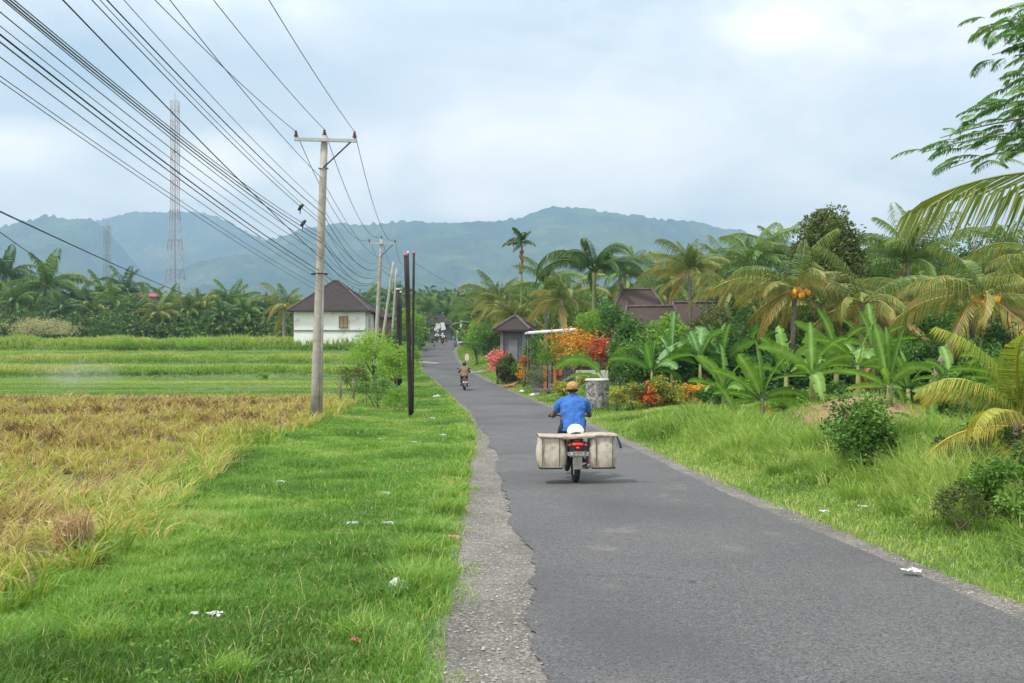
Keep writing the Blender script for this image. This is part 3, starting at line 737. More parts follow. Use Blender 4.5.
tx, ty, tv = tx[ok], ty[ok], tv[ok]
nbl = np.clip(1100/ty, 45, 120).astype(int); ii = np.repeat(np.arange(len(tx)), nbl)
a = RS.rand(len(ii))*2*PI; rr = .16*np.sqrt(RS.rand(len(ii)))
hh = (.34+.46*RS.rand(len(tx))*sstep(.8, 2.0, tv)*sstep(8, 12, ty))[ii]; tc_ = RS.rand(len(tx))[ii]
x = tx[ii]+rr*np.cos(a); y = ty[ii]+rr*np.sin(a)
blade_arr(mb, x, y, G(x, y)-.01, hh*(.45+.6*RS.rand(len(x))), .006+.00055*y, .35+.8*RS.rand(len(x)), np.clip(.10+.40*RS.rand(len(x))+.52*tc_, 0, .97), a+.6*RS.randn(len(x)))
go = mb.build('tall_grass_clumps', M['lush']); tag(go, 'rough tall grass clumps arching over the right bank', 'grass', kind='stuff')
# broad leaved weeds low in both verges
mb = MB(); rng = np.random.RandomState(12)
wx = []; wy = []
for (ya, yb, xa, xb, nn_) in ((5, 30, 0, 0, 260), (5.5, 30, 1, 1, 300)):
    yy_ = ya+(yb-ya)*rng.rand(nn_)**1.3
    if xa == 0: xx_ = E(0, yy_)-.3-(E(0, yy_)-field_edge(yy_)-.4)*rng.rand(nn_)
    else: xx_ = E(3, yy_)+.4+4.5*rng.rand(nn_)
    wx.append(xx_); wy.append(yy_)
wx = np.concatenate(wx); wy = np.concatenate(wy); kk = 16; ii = np.repeat(np.arange(len(wx)), kk)
hgt = np.where(wx > 1, .22, .08)
P = np.stack([wx[ii]+rng.randn(len(ii))*.07, wy[ii]+rng.randn(len(ii))*.07, 0*ii], -1); P[:, 2] = G(P[:, 0], P[:, 1])+.03+hgt[ii]*rng.rand(len(ii))
leaves(mb, P, .036, np.clip(.3+.6*rng.rand(len(wx))[ii]*.6+.3*rng.rand(len(ii)), 0, 1), rng, .25, .6)
WEED = mb
mb = MB()
x, y = scatter(62, 150, lambda q: e3(q)-.05, lambda q: e3(q)+9, lambda q: 70, 2.0)
blade_arr(mb, x, y, G(x, y)-.02, .12+.22*RS.rand(len(x))*sstep(.5, 2, x-E(3, y))+.0, .03+.0006*y, .2+.6*RS.rand(len(x)), np.clip(.25+.5*RS.rand(len(x)), 0, 1))
go = mb.build('roadside_grass', M['lush']); tag(go, 'grass strip on the far right bank beyond the gate', 'grass', kind='stuff')
go = WEED.build('weeds', M['leaf']); tag(go, 'small broad leaved weeds scattered through both verges', 'weeds', kind='stuff')
# loose stones on shoulder
mb = MB()
n = 2600
ys_ = 4.5+22*RS.rand(n)**1.6; lf = RS.rand(n) < .72
xs_ = np.where(lf, E(0, ys_)+(E(1, ys_)-E(0, ys_))*RS.rand(n), E(2, ys_)+(E(3, ys_)+.05-E(2, ys_))*RS.rand(n))
sz = .004+.011*RS.rand(n)**2.5
oct_ = np.array([[1, 0, 0], [0, 1, 0], [-1, 0, 0], [0, -1, 0], [0, 0, .7], [0, 0, -.7]])
V = (oct_[None]*sz[:, None, None]*(.7+.6*RS.rand(n, 6, 1)))+np.stack([xs_, ys_, RZ(ys_)+.006], -1)[:, None]
T = np.array([[0, 1, 4], [1, 2, 4], [2, 3, 4], [3, 0, 4]])
mb.add(V.reshape(-1, 3), t=(T[None]+(np.arange(n)*6)[:, None, None]).reshape(-1, 3), rnd=np.repeat(RS.rand(n), 6))
go = mb.build('gravel_stones', solid('loose_stone', [(.3, (.16, .15, .135)), (.7, (.42, .40, .36))], .9, 3)); tag(go, 'loose pale stones scattered on the crumbling road shoulder', 'gravel', kind='stuff')
# ------------------------------------------------------------------ palms
def frond_arr(mb, Lr, e0_, k_, nl, ll, lw, rng, droop=.5, rn0=.4, rspread=.35, yaw=0.0, roll=0.0, origin=(0, 0, 0), rach=.02, side_curve=0.0, spow=.6, brown=0.0):
    """feather frond: starts at origin along +X, raised by e0_, bending down by k_ (radians)"""
    n = 14
    t = np.linspace(0, 1, n+1)
    th = e0_-k_*t**1.35; yw = side_curve*t**1.5
    st = Lr/n
    dx = np.cos(th)*np.cos(yw); dy = np.cos(th)*np.sin(yw); dz = np.sin(th)
    p = np.zeros((n+1, 3)); p[1:, 0] = np.cumsum(dx[:-1])*st; p[1:, 1] = np.cumsum(dy[:-1])*st; p[1:, 2] = np.cumsum(dz[:-1])*st
    tan = np.stack([dx, dy, dz], -1)
    Rm = np.array(Matrix.Rotation(yaw, 3, 'Z')); O = np.array(origin, float)
    # rachis
    tmp = MB(); tmp.tube(p, [rach*(1-.8*q) for q in t], 4, True)
    v = tmp.v[0]@Rm.T+O
    mb.add(v, q=tmp.q[0], t=tmp.t[0] if tmp.t else None, rnd=min(1, rn0+.35))
    for sd in (-1, 1):
        tl = np.linspace(.14, .99, nl)+rng.uniform(-.3, .3, nl)/nl*.8
        P = np.stack([np.interp(tl, t, p[:, i]) for i in range(3)], -1)
        T = np.stack([np.interp(tl, t, tan[:, i]) for i in range(3)], -1); T /= np.linalg.norm(T, axis=1)[:, None]
        up = np.array([0, 0, 1.0])
        lat = np.cross(T, up); lat /= (np.linalg.norm(lat, axis=1)[:, None]+1e-6); lat *= sd
        nrm = np.cross(lat, T)*sd
        ln = ll*np.clip(np.sin(PI*(.13+.80*tl)), .05, 1)**spow*rng.uniform(.85, 1.12, nl)
        ln = ln[:, None]
        dr = (droop+rng.uniform(-.15, .15, nl))[:, None]
        fwd = (.45+.6*tl**2)[:, None]
        d1 = lat*(1-dr*.35)+T*fwd+np.array([0, 0, -1.0])*dr*.5+nrm*.18; d1 /= np.linalg.norm(d1, axis=1)[:, None]
        d2 = lat*(1-dr*.8)*.8+T*fwd*.9+np.array([0, 0, -1.0])*dr*1.5; d2 /= np.linalg.norm(d2, axis=1)[:, None]
        wv = T*.9+nrm*.35*sd; wv /= np.linalg.norm(wv, axis=1)[:, None]; wv = wv*lw*rng.uniform(.8, 1.2, nl)[:, None]
        a0 = P-wv*.3; a1 = P+wv*.3
        mdp = P+d1*ln*.45; b0 = mdp-wv*.5; b1 = mdp+wv*.5
        tip = mdp+d2*ln*.55
        V = np.stack([a0, a1, b1, b0, tip], 1).reshape(-1, 3)@Rm.T+O
        kk = np.arange(nl)*5
        rn = np.clip(rn0+rspread*(rng.rand(nl)-.5)+.25*tl-.1+brown*(rng.rand(nl) < .2), 0, 1)
        rn5 = np.repeat(rn, 5); rn5[4::5] = np.clip(rn5[4::5]+.12+brown*.2, 0, 1)
        mb.add(V, q=np.stack([kk, kk+1, kk+2, kk+3], -1), t=np.stack([kk+3, kk+2, kk+4], -1), rnd=rn5)

def trunk_pts(h, lx, ly, n=9, curve=1.6):
    return [(lx*(i/n)**curve, ly*(i/n)**curve, h*i/n) for i in range(n+1)]
FROND_CACHE = {}
def frond_mesh(style, cls, var):
    key = (style, cls, var)
    if key in FROND_CACHE: return FROND_CACHE[key]
    S = STY[style]; rng = np.random.RandomState(abs(hash((style, cls, var))) % 9999 if False else (sum(map(ord, style))*7+cls*31+var*101) % 9999)
    mb = MB()
    e0_, k_ = [(R(78), R(55)), (R(58), R(85)), (R(36), R(88)), (R(12), R(75)), (R(-20), R(55)), (R(-55), R(25))][cls]
    if 'eb' in S: e0_, k_ = [R(q) for q in S['eb'][cls]]
    e0_ += rng.uniform(-.12, .12); k_ *= S.get('k', 1)*rng.uniform(.85, 1.15)
    rn0 = S['rn'][cls]
    frond_arr(mb, 1.0, e0_, k_, S['nl'], S['ll'], S['lw'], rng, S['droop'], rn0, .4, 0, 0, (0, 0, 0), .012, rng.uniform(-.3, .3), S.get('sp', .6), S.get('br', 0))
    me = mb.mesh('frond')
    me.materials.append(M[S['mat']] if cls < 5 else M[S.get('dead', S['mat'])])
    FROND_CACHE[key] = me
    return me
STY = {
 'coco': dict(nl=44, ll=.30, lw=.017, droop=.85, mat='palm', rn=[.55, .5, .45, .5, .55, .8], dead='dead_leaf', br=.06),
 'coco_y': dict(nl=46, ll=.30, lw=.016, droop=1.05, mat='palm_yellow', rn=[.15, .25, .38, .5, .66, .9], dead='dead_leaf', br=.3),
 'coco_o': dict(nl=46, ll=.31, lw=.016, droop=1.15, mat='palm_yellow', rn=[.15, .25, .38, .52, .72, .9], dead='dead_leaf', br=.22),
 'dark': dict(nl=60, ll=.21, lw=.018, droop=1.0, mat='palm_dark', rn=[.6, .5, .45, .45, .4, .6], sp=.35, eb=[(80, 115), (62, 130), (50, 120), (30, 100), (5, 80), (-40, 30)]),
 'areca': dict(nl=20, ll=.42, lw=.09, droop=.6, mat='palm_dark', rn=[.5]*6),
 'gold': dict(nl=85, ll=.27, lw=.010, droop=.75, mat='palm_gold', rn=[.2, .3, .45, .6, .8, .95], dead='palm_gold', br=.25),
 'far': dict(nl=22, ll=.30, lw=.045, droop=1.0, mat='palm', rn=[.5, .45, .4, .45, .5, .7]),
 'far_y': dict(nl=22, ll=.30, lw=.045, droop=1.0, mat='palm_yellow', rn=[.3, .35, .45, .5, .6, .9]),
 'far_d': dict(nl=22, ll=.30, lw=.045, droop=1.0, mat='palm_dark', rn=[.6, .55, .45, .45, .5, .7]),
}
PALMG = 'coconut palms'
def palm(px, cpy, d, rad, style, label, nf=21, lean=(0, 0), trunk_r=.13, coco=None, seed=0, group=None, split=True, base_px=None, cls_w=None, tb='palm_bark', name='coconut_palm', cat='palm tree', dead=1):
    """crown centre at pixel (px,cpy) and distance d"""
    rng = random.Random(seed*17+int(px)*3+int(d))
    if style in ('coco', 'coco_y', 'coco_o'): rad *= 1.22
    if style.startswith('far'): rad *= 1.15
    c = at(px, cpy, d)
    bx = ((base_px if base_px is not None else px)-512)/F*d
    bz = Gz(bx, d)-.05
    root = empty(name, (bx, d, bz)); tag(root, label, cat, group)
    h = c.z-bz; lx = c.x-bx
    mb = MB(); pts = trunk_pts(h, lx, lean[1])
    mb.tube(pts, [trunk_r*(1.5 if i == 0 else 1.12-.32*i/9) for i in range(10)], 9)
    mb.build('trunk', M[tb], root, True)
    top = Vector(pts[-1])
    cw = cls_w or [2, 3, 4, 4, 2]
    seq = []
    tot = sum(cw)
    for k, w_ in enumerate(cw): seq += [k]*max(0, round(nf*w_/tot))
    seq += [5]*dead
    ga = rng.uniform(0, 6)
    if split:
        for i, k in enumerate(seq):
            o = bpy.data.objects.new('frond', frond_mesh(style, k, rng.randint(0, 2))); COL.objects.link(o)
            o.parent = root; o.location = top+Vector((rng.uniform(-.05, .05), rng.uniform(-.05, .05), rng.uniform(-.1, .05)))
            o.rotation_euler = (rng.uniform(-.32, .32), rng.uniform(-.2, .2), ga+i*2.399+rng.uniform(-.3, .3))
            s = rad*rng.uniform(.75, 1.15)*(.8 if k in (0, 5) else 1); o.scale = (s, s, s*rng.uniform(.85, 1.1))
    else:
        mb = MB(); S = STY[style]; nr = np.random.RandomState(rng.randint(0, 9999))
        for i, k in enumerate(seq):
            e0_, k_ = [(R(78), R(55)), (R(58), R(85)), (R(36), R(88)), (R(12), R(75)), (R(-20), R(55)), (R(-55), R(25))][k]
            s = rad*rng.uniform(.85, 1.15)
            frond_arr(mb, s, e0_+rng.uniform(-.15, .15), k_*rng.uniform(.8, 1.2), S['nl'], S['ll']*s, S['lw']*s, nr, S['droop'], S['rn'][k]+rng.uniform(-.1, .1), .3, ga+i*2.399, 0, top, .05, 0)
        mb.build('crown', M[S['mat']], root)
    if coco:
        mb = MB(); nr = rng
        for i in range(coco):
            a = nr.uniform(0, 2*PI); r_ = nr.uniform(.12, .42)
            mb.ball((top.x+r_*math.cos(a), top.y+r_*math.sin(a)*.6-.38, top.z-.12-nr.uniform(0, .28)), (.12, .12, .14), 8, 6)
        mb.build('coconut_cluster', M['coconut'], root, True)
    return root

palm(594, 272, 60, 4.3, 'dark', 'large dark green palm with high arching drooping feather fronds, left of the tiled roofs', 12, trunk_r=.16, seed=3, tb='green_bark', cls_w=[2, 4, 4, 2, 1], dead=0)
ar = palm(522, 243, 80, 1.6, 'areca', 'slender tall palm with a small dark tuft crown above a red fruit cluster', 9, trunk_r=.09, seed=1, name='areca_palm', cat='palm tree', tb='green_bark', cls_w=[2, 2, 2, 2, 1], dead=0, base_px=521)
mb = MB(); t_ = at(522, 262, 80)-ar.location
for i in range(22): mb.ball((t_.x+random.uniform(-.22, .2), random.uniform(-.3, .2), t_.z+random.uniform(-.9, .9)), (.09, .09, .18), 6, 5)
mb.build('fruit_cluster', solid('areca_fruit', [(.3, (.22, .10, .06)), (.7, (.34, .19, .10))], .6, 4), ar, True)
palm(546, 285, 74, 2.9, 'coco', 'coconut palm with green crown right of the slender tall palm', seed=2)
palm(562, 300, 66, 2.6, 'coco_y', 'yellowish coconut palm left of the large dark arching palm', seed=4)
palm(498, 300, 84, 3.0, 'coco_y', 'yellow green coconut palm rising over the little gatehouse roof', seed=5)
palm(478, 312, 100, 2.9, 'coco', 'small green coconut palm standing over the bend of the road', 14, seed=6)
palm(512, 318, 76, 2.6, 'coco_y', 'low olive coconut palm directly behind the gatehouse', seed=7)
palm(532, 306, 90, 3.0, 'coco', 'green coconut palm far behind the trunk of the slender palm', seed=8)
palm(624, 275, 80, 3.2, 'coco', 'green coconut palm behind the big dark arching palm, nearer the tiled roof', seed=9)
palm(648, 296, 85, 2.8, 'coco_y', 'olive coconut palm peeping over the ridge of the tiled roof', seed=10)
palm(690, 270, 52, 2.2, 'coco_o', 'brownish coconut palm directly above the right tiled roof', seed=11, cls_w=[3, 3, 3, 3, 1], dead=0)
palm(728, 292, 48, 1.9, 'coco_y', 'drooping yellow coconut palm at the right end of the tiled roof', seed=12, cls_w=[2, 3, 3, 4, 1], dead=0)
palm(752, 265, 58, 3.2, 'coco', 'tall fresh green coconut palm left of the dark broadleaf tree', seed=13, cls_w=[4, 4, 4, 3, 1])
palm(795, 287, 38, 2.9, 'coco_o', 'coconut palm with yellow coconuts and drooping golden fronds', 18, seed=14, coco=20, cls_w=[2, 1, 3, 6, 3], trunk_r=.12, base_px=792, dead=0)
palm(778, 256, 66, 3.2, 'coco', 'grey green coconut palm behind the palm with yellow coconuts', seed=15)
palm(862, 304, 37, 2.7, 'coco_o', 'coconut palm with brown tinged arching fronds right of the yellow coconuts', 18, seed=16, cls_w=[1, 2, 4, 5, 3], trunk_r=.12)
palm(898, 300, 42, 2.5, 'coco_o', 'coconut palm with hanging orange coconuts behind the banana plants', 18, seed=17, coco=14, cls_w=[1, 2, 3, 5, 3])
palm(908, 262, 50, 3.4, 'coco', 'tall bright green coconut palm right of the dark broadleaf tree', 20, seed=18, cls_w=[4, 5, 4, 3, 1])
palm(981, 296, 29, 2.6, 'coco_y', 'coconut palm on a curved leaning trunk with orange coconuts', 18, seed=19, coco=18, base_px=926, trunk_r=.12, cls_w=[1, 2, 4, 5, 3])
palm(1012, 262, 44, 3.0, 'coco', 'olive coconut palm at the right edge behind the orange coconuts', seed=20)
palm(838, 290, 60, 3.0, 'coco', 'green coconut palm in the shade below the dark broadleaf tree', seed=21)
palm(945, 285, 60, 3.3, 'coco', 'distant green coconut palm between the right hand palms', seed=22)
palm(668, 285, 70, 2.8, 'coco', 'green coconut palm filling the gap behind the tiled roof end', seed=25)
palm(815, 305, 46, 2.8, 'coco_y', 'olive coconut palm low between the two golden ones', seed=26)
palm(930, 312, 40, 2.6, 'coco_y', 'olive coconut palm low behind the leaning trunk', seed=27)
palm(722, 268, 62, 2.8, 'coco_y', 'olive coconut palm left of the tall fresh green one', seed=28)
palm(880, 275, 62, 3.2, 'coco', 'green coconut palm behind the brown tinged arching one', seed=29)
palm(1070, 285, 34, 3.0, 'coco_y', 'coconut palm just beyond the right edge of the view', seed=23)
palm(470, 318, 120, 3.2, 'coco', 'far green coconut palm over the end of the road', 12, seed=24, split=False)
# young golden palm near right edge
palm(1020, 420, 12.8, 1.85, 'gold', 'young golden yellow coconut palm at the right edge above the weeds', 22, seed=31, trunk_r=.12, cls_w=[3, 3, 4, 4, 3], dead=1, name='young_coconut_palm')
# near palm whose frond hangs in from the right
np_root = empty('coconut_palm', (6.4, 8.6, Gz(6.4, 8.6)-.05)); tag(np_root, 'near coconut palm whose olive frond hangs in at the upper right edge', 'palm tree')
hz_ = 3.05
mb = MB(); mb.tube(trunk_pts(hz_+.05, 0.0, 0.0), [.22]+[.15]*9, 10); mb.build('trunk', M['palm_bark'], np_root, True)
nr = np.random.RandomState(5)
for (yaw, e0_, k_, Lf, sc) in ((R(172), R(22), R(52), 2.65, -.05), (R(205), R(62), R(60), 2.5, .2), (R(60), R(40), R(90), 3.0, 0), (R(300), R(40), R(85), 3.0, 0), (R(0), R(30), R(85), 3.0, 0), (R(25), R(10), R(70), 2.8, 0), (R(330), R(10), R(80), 2.8, 0), (R(95), R(72), R(50), 2.6, 0)):
    mb = MB(); frond_arr(mb, Lf, e0_, k_, 74, 1.05, .026, nr, .95, .35, .5, yaw, 0, (0, 0, hz_), .024, sc, .5, .1)
    mb.build('frond', M['palm_near'], np_root)
# left row of palms
for i, (px, py, d, rad, st, lb) in enumerate([
    (6, 272, 140, 4.2, 'far_d', 'dark coconut palm at the far left edge of the tree line'),
    (46, 283, 135, 4.6, 'far', 'large shaggy coconut palm second from the left in the tree line'),
    (76, 300, 140, 3.6, 'far_d', 'lower dark coconut palm between the shaggy palm and the grey mast'),
    (26, 292, 160, 3.8, 'far', 'mid green coconut palm behind the dry beige bush'),
    (102, 294, 158, 3.6, 'far', 'coconut palm standing in front of the thin grey mast'),
    (125, 287, 165, 4.0, 'far_d', 'tall dark coconut palm right of the thin grey mast'),
    (148, 302, 160, 3.4, 'far', 'coconut palm hiding the small red roof'),
    (172, 306, 138, 3.6, 'far', 'coconut palm at the foot of the red and white tower'),
    (200, 304, 132, 3.0, 'far_y', 'yellow crowned coconut palm right of the red and white tower'),
    (230, 300, 145, 4.0, 'far', 'broad green coconut palm between the tower and the house'),
    (252, 312, 150, 3.4, 'far_d', 'dark coconut palm left of the yellowing palm by the house'),
    (214, 312, 155, 3.3, 'far', 'low green coconut palm between the two broad ones by the tower'),
    (362, 306, 150, 3.6, 'far', 'coconut palm showing over the right slope of the house roof'),
    (392, 300, 170, 3.6, 'far_d', 'coconut palm behind the second concrete pole'),
    (430, 306, 200, 3.6, 'far', 'distant coconut palm left of the road end'),
    (446, 312, 185, 3.2, 'far_d', 'distant dark coconut palm straight above the road end')]):
    palm(px, py+4, d, rad*1.1, st, lb, 20, trunk_r=.15, seed=50+i, split=False, group='palms of the left tree line')
for i, (px, py, d, rad, st, lb) in enumerate([
    (14, 302, 132, 3.2, 'far', 'low coconut palm under the far left dark palm'), (62, 310, 130, 3.0, 'far_d', 'low dark coconut palm behind the dry bush'),
    (90, 310, 134, 3.0, 'far_y', 'low yellowish coconut palm left of the mast foot'), (114, 306, 136, 3.3, 'far', 'low green coconut palm right of the mast foot'),
    (136, 312, 130, 2.8, 'far_d', 'short dark coconut palm left of the tower foot'), (158, 314, 128, 2.8, 'far_y', 'short yellowish coconut palm at the tower foot'),
    (186, 312, 130, 3.0, 'far', 'short green coconut palm just right of the tower foot'), (222, 316, 126, 2.8, 'far_d', 'short dark coconut palm below the broad green one'),
    (246, 314, 128, 3.0, 'far', 'short coconut palm midway between tower and house'), (268, 312, 130, 3.0, 'far_d', 'short dark coconut palm left of the palm with orange coconuts')]):
    palm(px, py, d, rad, st, lb, 18, trunk_r=.13, seed=90+i, split=False, group='palms of the left tree line')
palm(284, 304, 118, 3.6, 'coco_y', 'yellowing coconut palm with orange coconuts left of the white house', 14, seed=71, coco=12, trunk_r=.2, cls_w=[2, 3, 3, 4, 2])

# ------------------------------------------------------------------ broadleaf trees and shrubs
def crown_pts(rng, nclump, per, ext, clr, shell=.55, cutz=-.6):
    """clump centres within an ellipsoid of half-extents ext, leaves around each"""
    c = rng.randn(nclump*3, 3); c /= np.linalg.norm(c, axis=1)[:, None]
    c = c[c[:, 2] > cutz][:nclump]
    rr = (shell+(1-shell)*rng.rand(len(c)))[:, None]
    wob = (.75+.5*rng.rand(len(c)))[:, None]
    c = c*rr*wob*np.array(ext)
    cr = clr*rng.uniform(.6, 1.3, len(c))
    P = np.repeat(c, per, 0); g = rng.randn(len(P), 3)
    g /= np.linalg.norm(g, axis=1)[:, None]; g *= (rng.rand(len(P))**.45)[:, None]
    out = g.copy()
    P = P+g*np.repeat(cr, per)[:, None]*np.array([1, 1, .75])
    crn = np.repeat(rng.rand(len(c)), per)
    return c, P, crn, out
def bush(px, d, wpx, hpx, mat, label, name='shrub', cat='shrub', lsize=.08, n=None, trunk=0.0, seed=0, rn=(.15, .7), group=None, asp=.5, stems=4, x=None, z=None, flat=.3, clumps=None):
    """shrub/tree: width and height in pixels at its distance, standing on the ground"""
    rng = np.random.RandomState(seed*13+int(px)+int(d*7))
    s = d/F
    X = (px-512)/F*d if x is None else x
    root = empty(name, (X, d, Gz(X, d)-.03)); tag(root, label, cat, group)
    W_ = wpx*s; H_ = hpx*s; ch = H_*(1-trunk)
    ext = (W_/2*.86, W_/2*.86, ch/2*.86)
    nc = clumps or max(14, int(10+W_*ch*7)); cz = H_*trunk+ch/2
    tot = n or int(min(16000, max(500, 1.5*W_*ch/(lsize*lsize*asp)*1.6)))
    c, P, crn, out = crown_pts(rng, nc, max(6, tot//nc), ext, min(W_, ch)*.20+lsize*.5)
    P[:, 2] += cz; c[:, 2] += cz
    P[:, 2] = np.maximum(P[:, 2], .03+.1*rng.rand(len(P)))
    mb = MB()
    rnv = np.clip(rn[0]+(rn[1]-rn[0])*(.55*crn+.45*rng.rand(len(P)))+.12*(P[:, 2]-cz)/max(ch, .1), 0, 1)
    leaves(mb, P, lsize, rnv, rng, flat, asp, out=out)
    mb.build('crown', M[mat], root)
    mb = MB()
    hs = H_*trunk if trunk else 0
    if trunk > .12:
        mb.tube([(0, 0, 0), (.02*H_, 0, hs*.5), (0, 0, hs+ch*.25)], [H_*.028+.02, H_*.024+.015, H_*.014+.01], 7)
    for k in range(min(stems+int(trunk*8), len(c))):
        a = c[rng.randint(len(c))]
        b0 = (0, 0, hs+ch*.1*rng.rand()) if trunk > .12 else (rng.uniform(-.15, .15)*W_, rng.uniform(-.1, .1)*W_, 0)
        m_ = (b0[0]*.5+a[0]*.45, b0[1]*.5+a[1]*.45, b0[2]*.45+a[2]*.5+.05*ch)
        r0 = H_*.012+.006
        mb.tube([b0, m_, tuple(a)], [r0, r0*.7, r0*.3], 5)
    mb.build('trunk' if trunk > .12 else 'stem', M['bark'], root, True)
    return root
bush(826, 50, 76, 178, 'leaf_olive', 'dark olive broadleaf tree rising between the coconut palms', 'broadleaf_tree', 'tree', .24, 15000, .34, 1, clumps=95, z=0)
bush(878, 58, 90, 128, 'leaf', 'green broadleaf tree between the olive tree and the bright palm', 'broadleaf_tree', 'tree', .2, 8000, .2, 2)
bush(968, 55, 120, 140, 'leaf_dark', 'deep green broadleaf tree behind the leaning palm trunk', 'broadleaf_tree', 'tree', .22, 9000, .2, 3)
bush(1040, 50, 120, 150, 'leaf_dark', 'deep green broadleaf tree at the right edge behind the palms', 'broadleaf_tree', 'tree', .22, 9000, .2, 4)
bush(770, 52, 110, 125, 'leaf_dark', 'dark leafy tree filling the shade behind the yellow coconuts', 'broadleaf_tree', 'tree', .2, 8000, .2, 5)
bush(715, 62, 90, 85, 'leaf_olive', 'olive leafy tree behind the right end of the tiled roof', 'broadleaf_tree', 'tree', .22, 6000, .2, 6)
bush(592, 56, 32, 72, 'leaf_light', 'small bright green round tree left of its twin before the tiled roof', 'small_tree', 'tree', .15, 2200, .55, 7)
bush(612, 52, 32, 82, 'leaf', 'small bright green round tree right of its twin, touching the tiled roof', 'small_tree', 'tree', .15, 2200, .6, 8)
bush(575, 80, 70, 75, 'leaf', 'leafy tree under the large dark arching palm', 'broadleaf_tree', 'tree', .25, 5000, .15, 9)
bush(640, 75, 60, 60, 'leaf_olive', 'olive tree behind the ridge of the tiled roof', 'broadleaf_tree', 'tree', .25, 4000, .15, 10)
bush(492, 76, 34, 52, 'leaf', 'rounded green bush tree left of the gatehouse', 'broadleaf_tree', 'tree', .2, 2500, .15, 11)
bush(476, 85, 26, 48, 'leaf_light', 'light green tree at the inside of the road bend', 'broadleaf_tree', 'tree', .2, 2500, .15, 12)
bush(528, 95, 80, 70, 'leaf', 'broad green tree behind the gatehouse palms', 'broadleaf_tree', 'tree', .3, 4000, .15, 13)
bush(556, 54, 40, 52, 'leaf_light', 'pale green leafy shrub under the white metal roof', lsize=.10, n=2600, trunk=.25, seed=14)
bush(538, 55, 28, 46, 'leaf', 'pale green bush left of the white roofed shed', lsize=.10, n=1800, trunk=.1, seed=15)
bush(576, 49, 56, 66, 'croton', 'big orange leaved croton shrub behind the block wall', 'croton_shrub', 'shrub', .17, 2200, .2, 16, (0, 1), asp=.38)
bush(599, 48, 28, 54, 'croton_red', 'red orange croton shrub right of the big orange one', 'croton_shrub', 'shrub', .16, 1000, .35, 17, (-.1, .95), asp=.38)
bush(587, 44, 24, 26, 'croton_mix', 'yellow and dark croton shrub low behind the stone stump', 'croton_shrub', 'shrub', .12, 900, .1, 18, (.3, 1), asp=.4)
bush(562, 44.5, 20, 18, 'croton_mix', 'yellow croton shrub at the foot of the block wall', 'croton_shrub', 'shrub', .12, 700, 0, 19, (.4, 1), asp=.4)
bush(574, 46, 26, 44, 'leaf_light', 'thin light green shrub in front of the orange croton', lsize=.10, n=700, trunk=.45, seed=20)
bush(501, 66, 16, 36, 'leaf', 'leafy bush carrying the pink blossom left of the gatehouse', lsize=.15, n=900, trunk=.1, seed=21)
bl = bush(497, 60, 20, 40, 'pink', 'cluster of pink bougainvillea blossom beside the gatehouse', 'bougainvillea', 'shrub', .20, 520, .2, 22, (.1, 1), clumps=34)
bush(521, 57, 26, 26, 'leaf', 'green shrub in front of the gatehouse', lsize=.12, n=1500, seed=23)
bush(506, 60, 20, 24, 'leaf_olive', 'olive shrub on the roadside left of the gatehouse', lsize=.12, n=1200, seed=24)
bush(524, 56, 14, 24, 'croton', 'small yellow and orange croton right of the green shrub', 'croton_shrub', 'shrub', .12, 500, .1, 25, (.4, 1), asp=.4)
bush(524, 55, 10, 33, 'croton_red', 'small scarlet tipped croton near the gatehouse shrubs', 'croton_shrub', 'shrub', .12, 350, .6, 26, (.4, 1), asp=.4)
bush(541, 48, 24, 36, 'leaf_olive', 'grey green strappy bush against the orange pillar', lsize=.18, n=700, seed=27, asp=.18)
# croton hedge in front of the dark banana clump
for i, (px, w_, h_, mt, lb) in enumerate([(618, 20, 22, 'croton_mix', 'dark croton at the left end of the low hedge'), (632, 22, 26, 'croton_mix', 'yellow tipped croton second from the left in the low hedge'),
        (648, 22, 24, 'croton_red', 'maroon croton between two yellow tipped ones in the hedge'), (661, 22, 30, 'croton_mix', 'tallest yellow croton in the middle of the low hedge'),
        (678, 22, 22, 'croton_mix', 'low yellow croton right of the tallest one'), (692, 20, 22, 'croton', 'orange croton near the right end of the hedge'), (708, 20, 20, 'croton', 'rust orange croton at the right end of the hedge')]):
    bush(px, 33.2, w_+4, h_+6, mt, lb, 'croton_shrub', 'shrub', .10, 900, 0, 30+i, (.15, 1), 'croton hedge by the tiled houses', .35)
# dark undergrowth
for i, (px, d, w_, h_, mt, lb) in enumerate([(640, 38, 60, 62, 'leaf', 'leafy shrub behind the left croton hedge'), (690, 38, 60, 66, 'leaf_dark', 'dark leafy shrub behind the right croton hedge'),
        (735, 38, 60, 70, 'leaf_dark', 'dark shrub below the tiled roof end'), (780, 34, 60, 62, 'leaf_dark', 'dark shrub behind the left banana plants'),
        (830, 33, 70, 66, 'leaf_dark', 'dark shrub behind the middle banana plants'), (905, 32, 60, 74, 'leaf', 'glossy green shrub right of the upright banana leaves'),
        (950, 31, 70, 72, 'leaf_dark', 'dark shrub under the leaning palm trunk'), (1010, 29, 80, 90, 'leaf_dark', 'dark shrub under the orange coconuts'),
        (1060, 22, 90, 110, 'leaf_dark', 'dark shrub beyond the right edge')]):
    bush(px, d, w_, h_, mt, lb, lsize=.16, n=3200, seed=50+i)
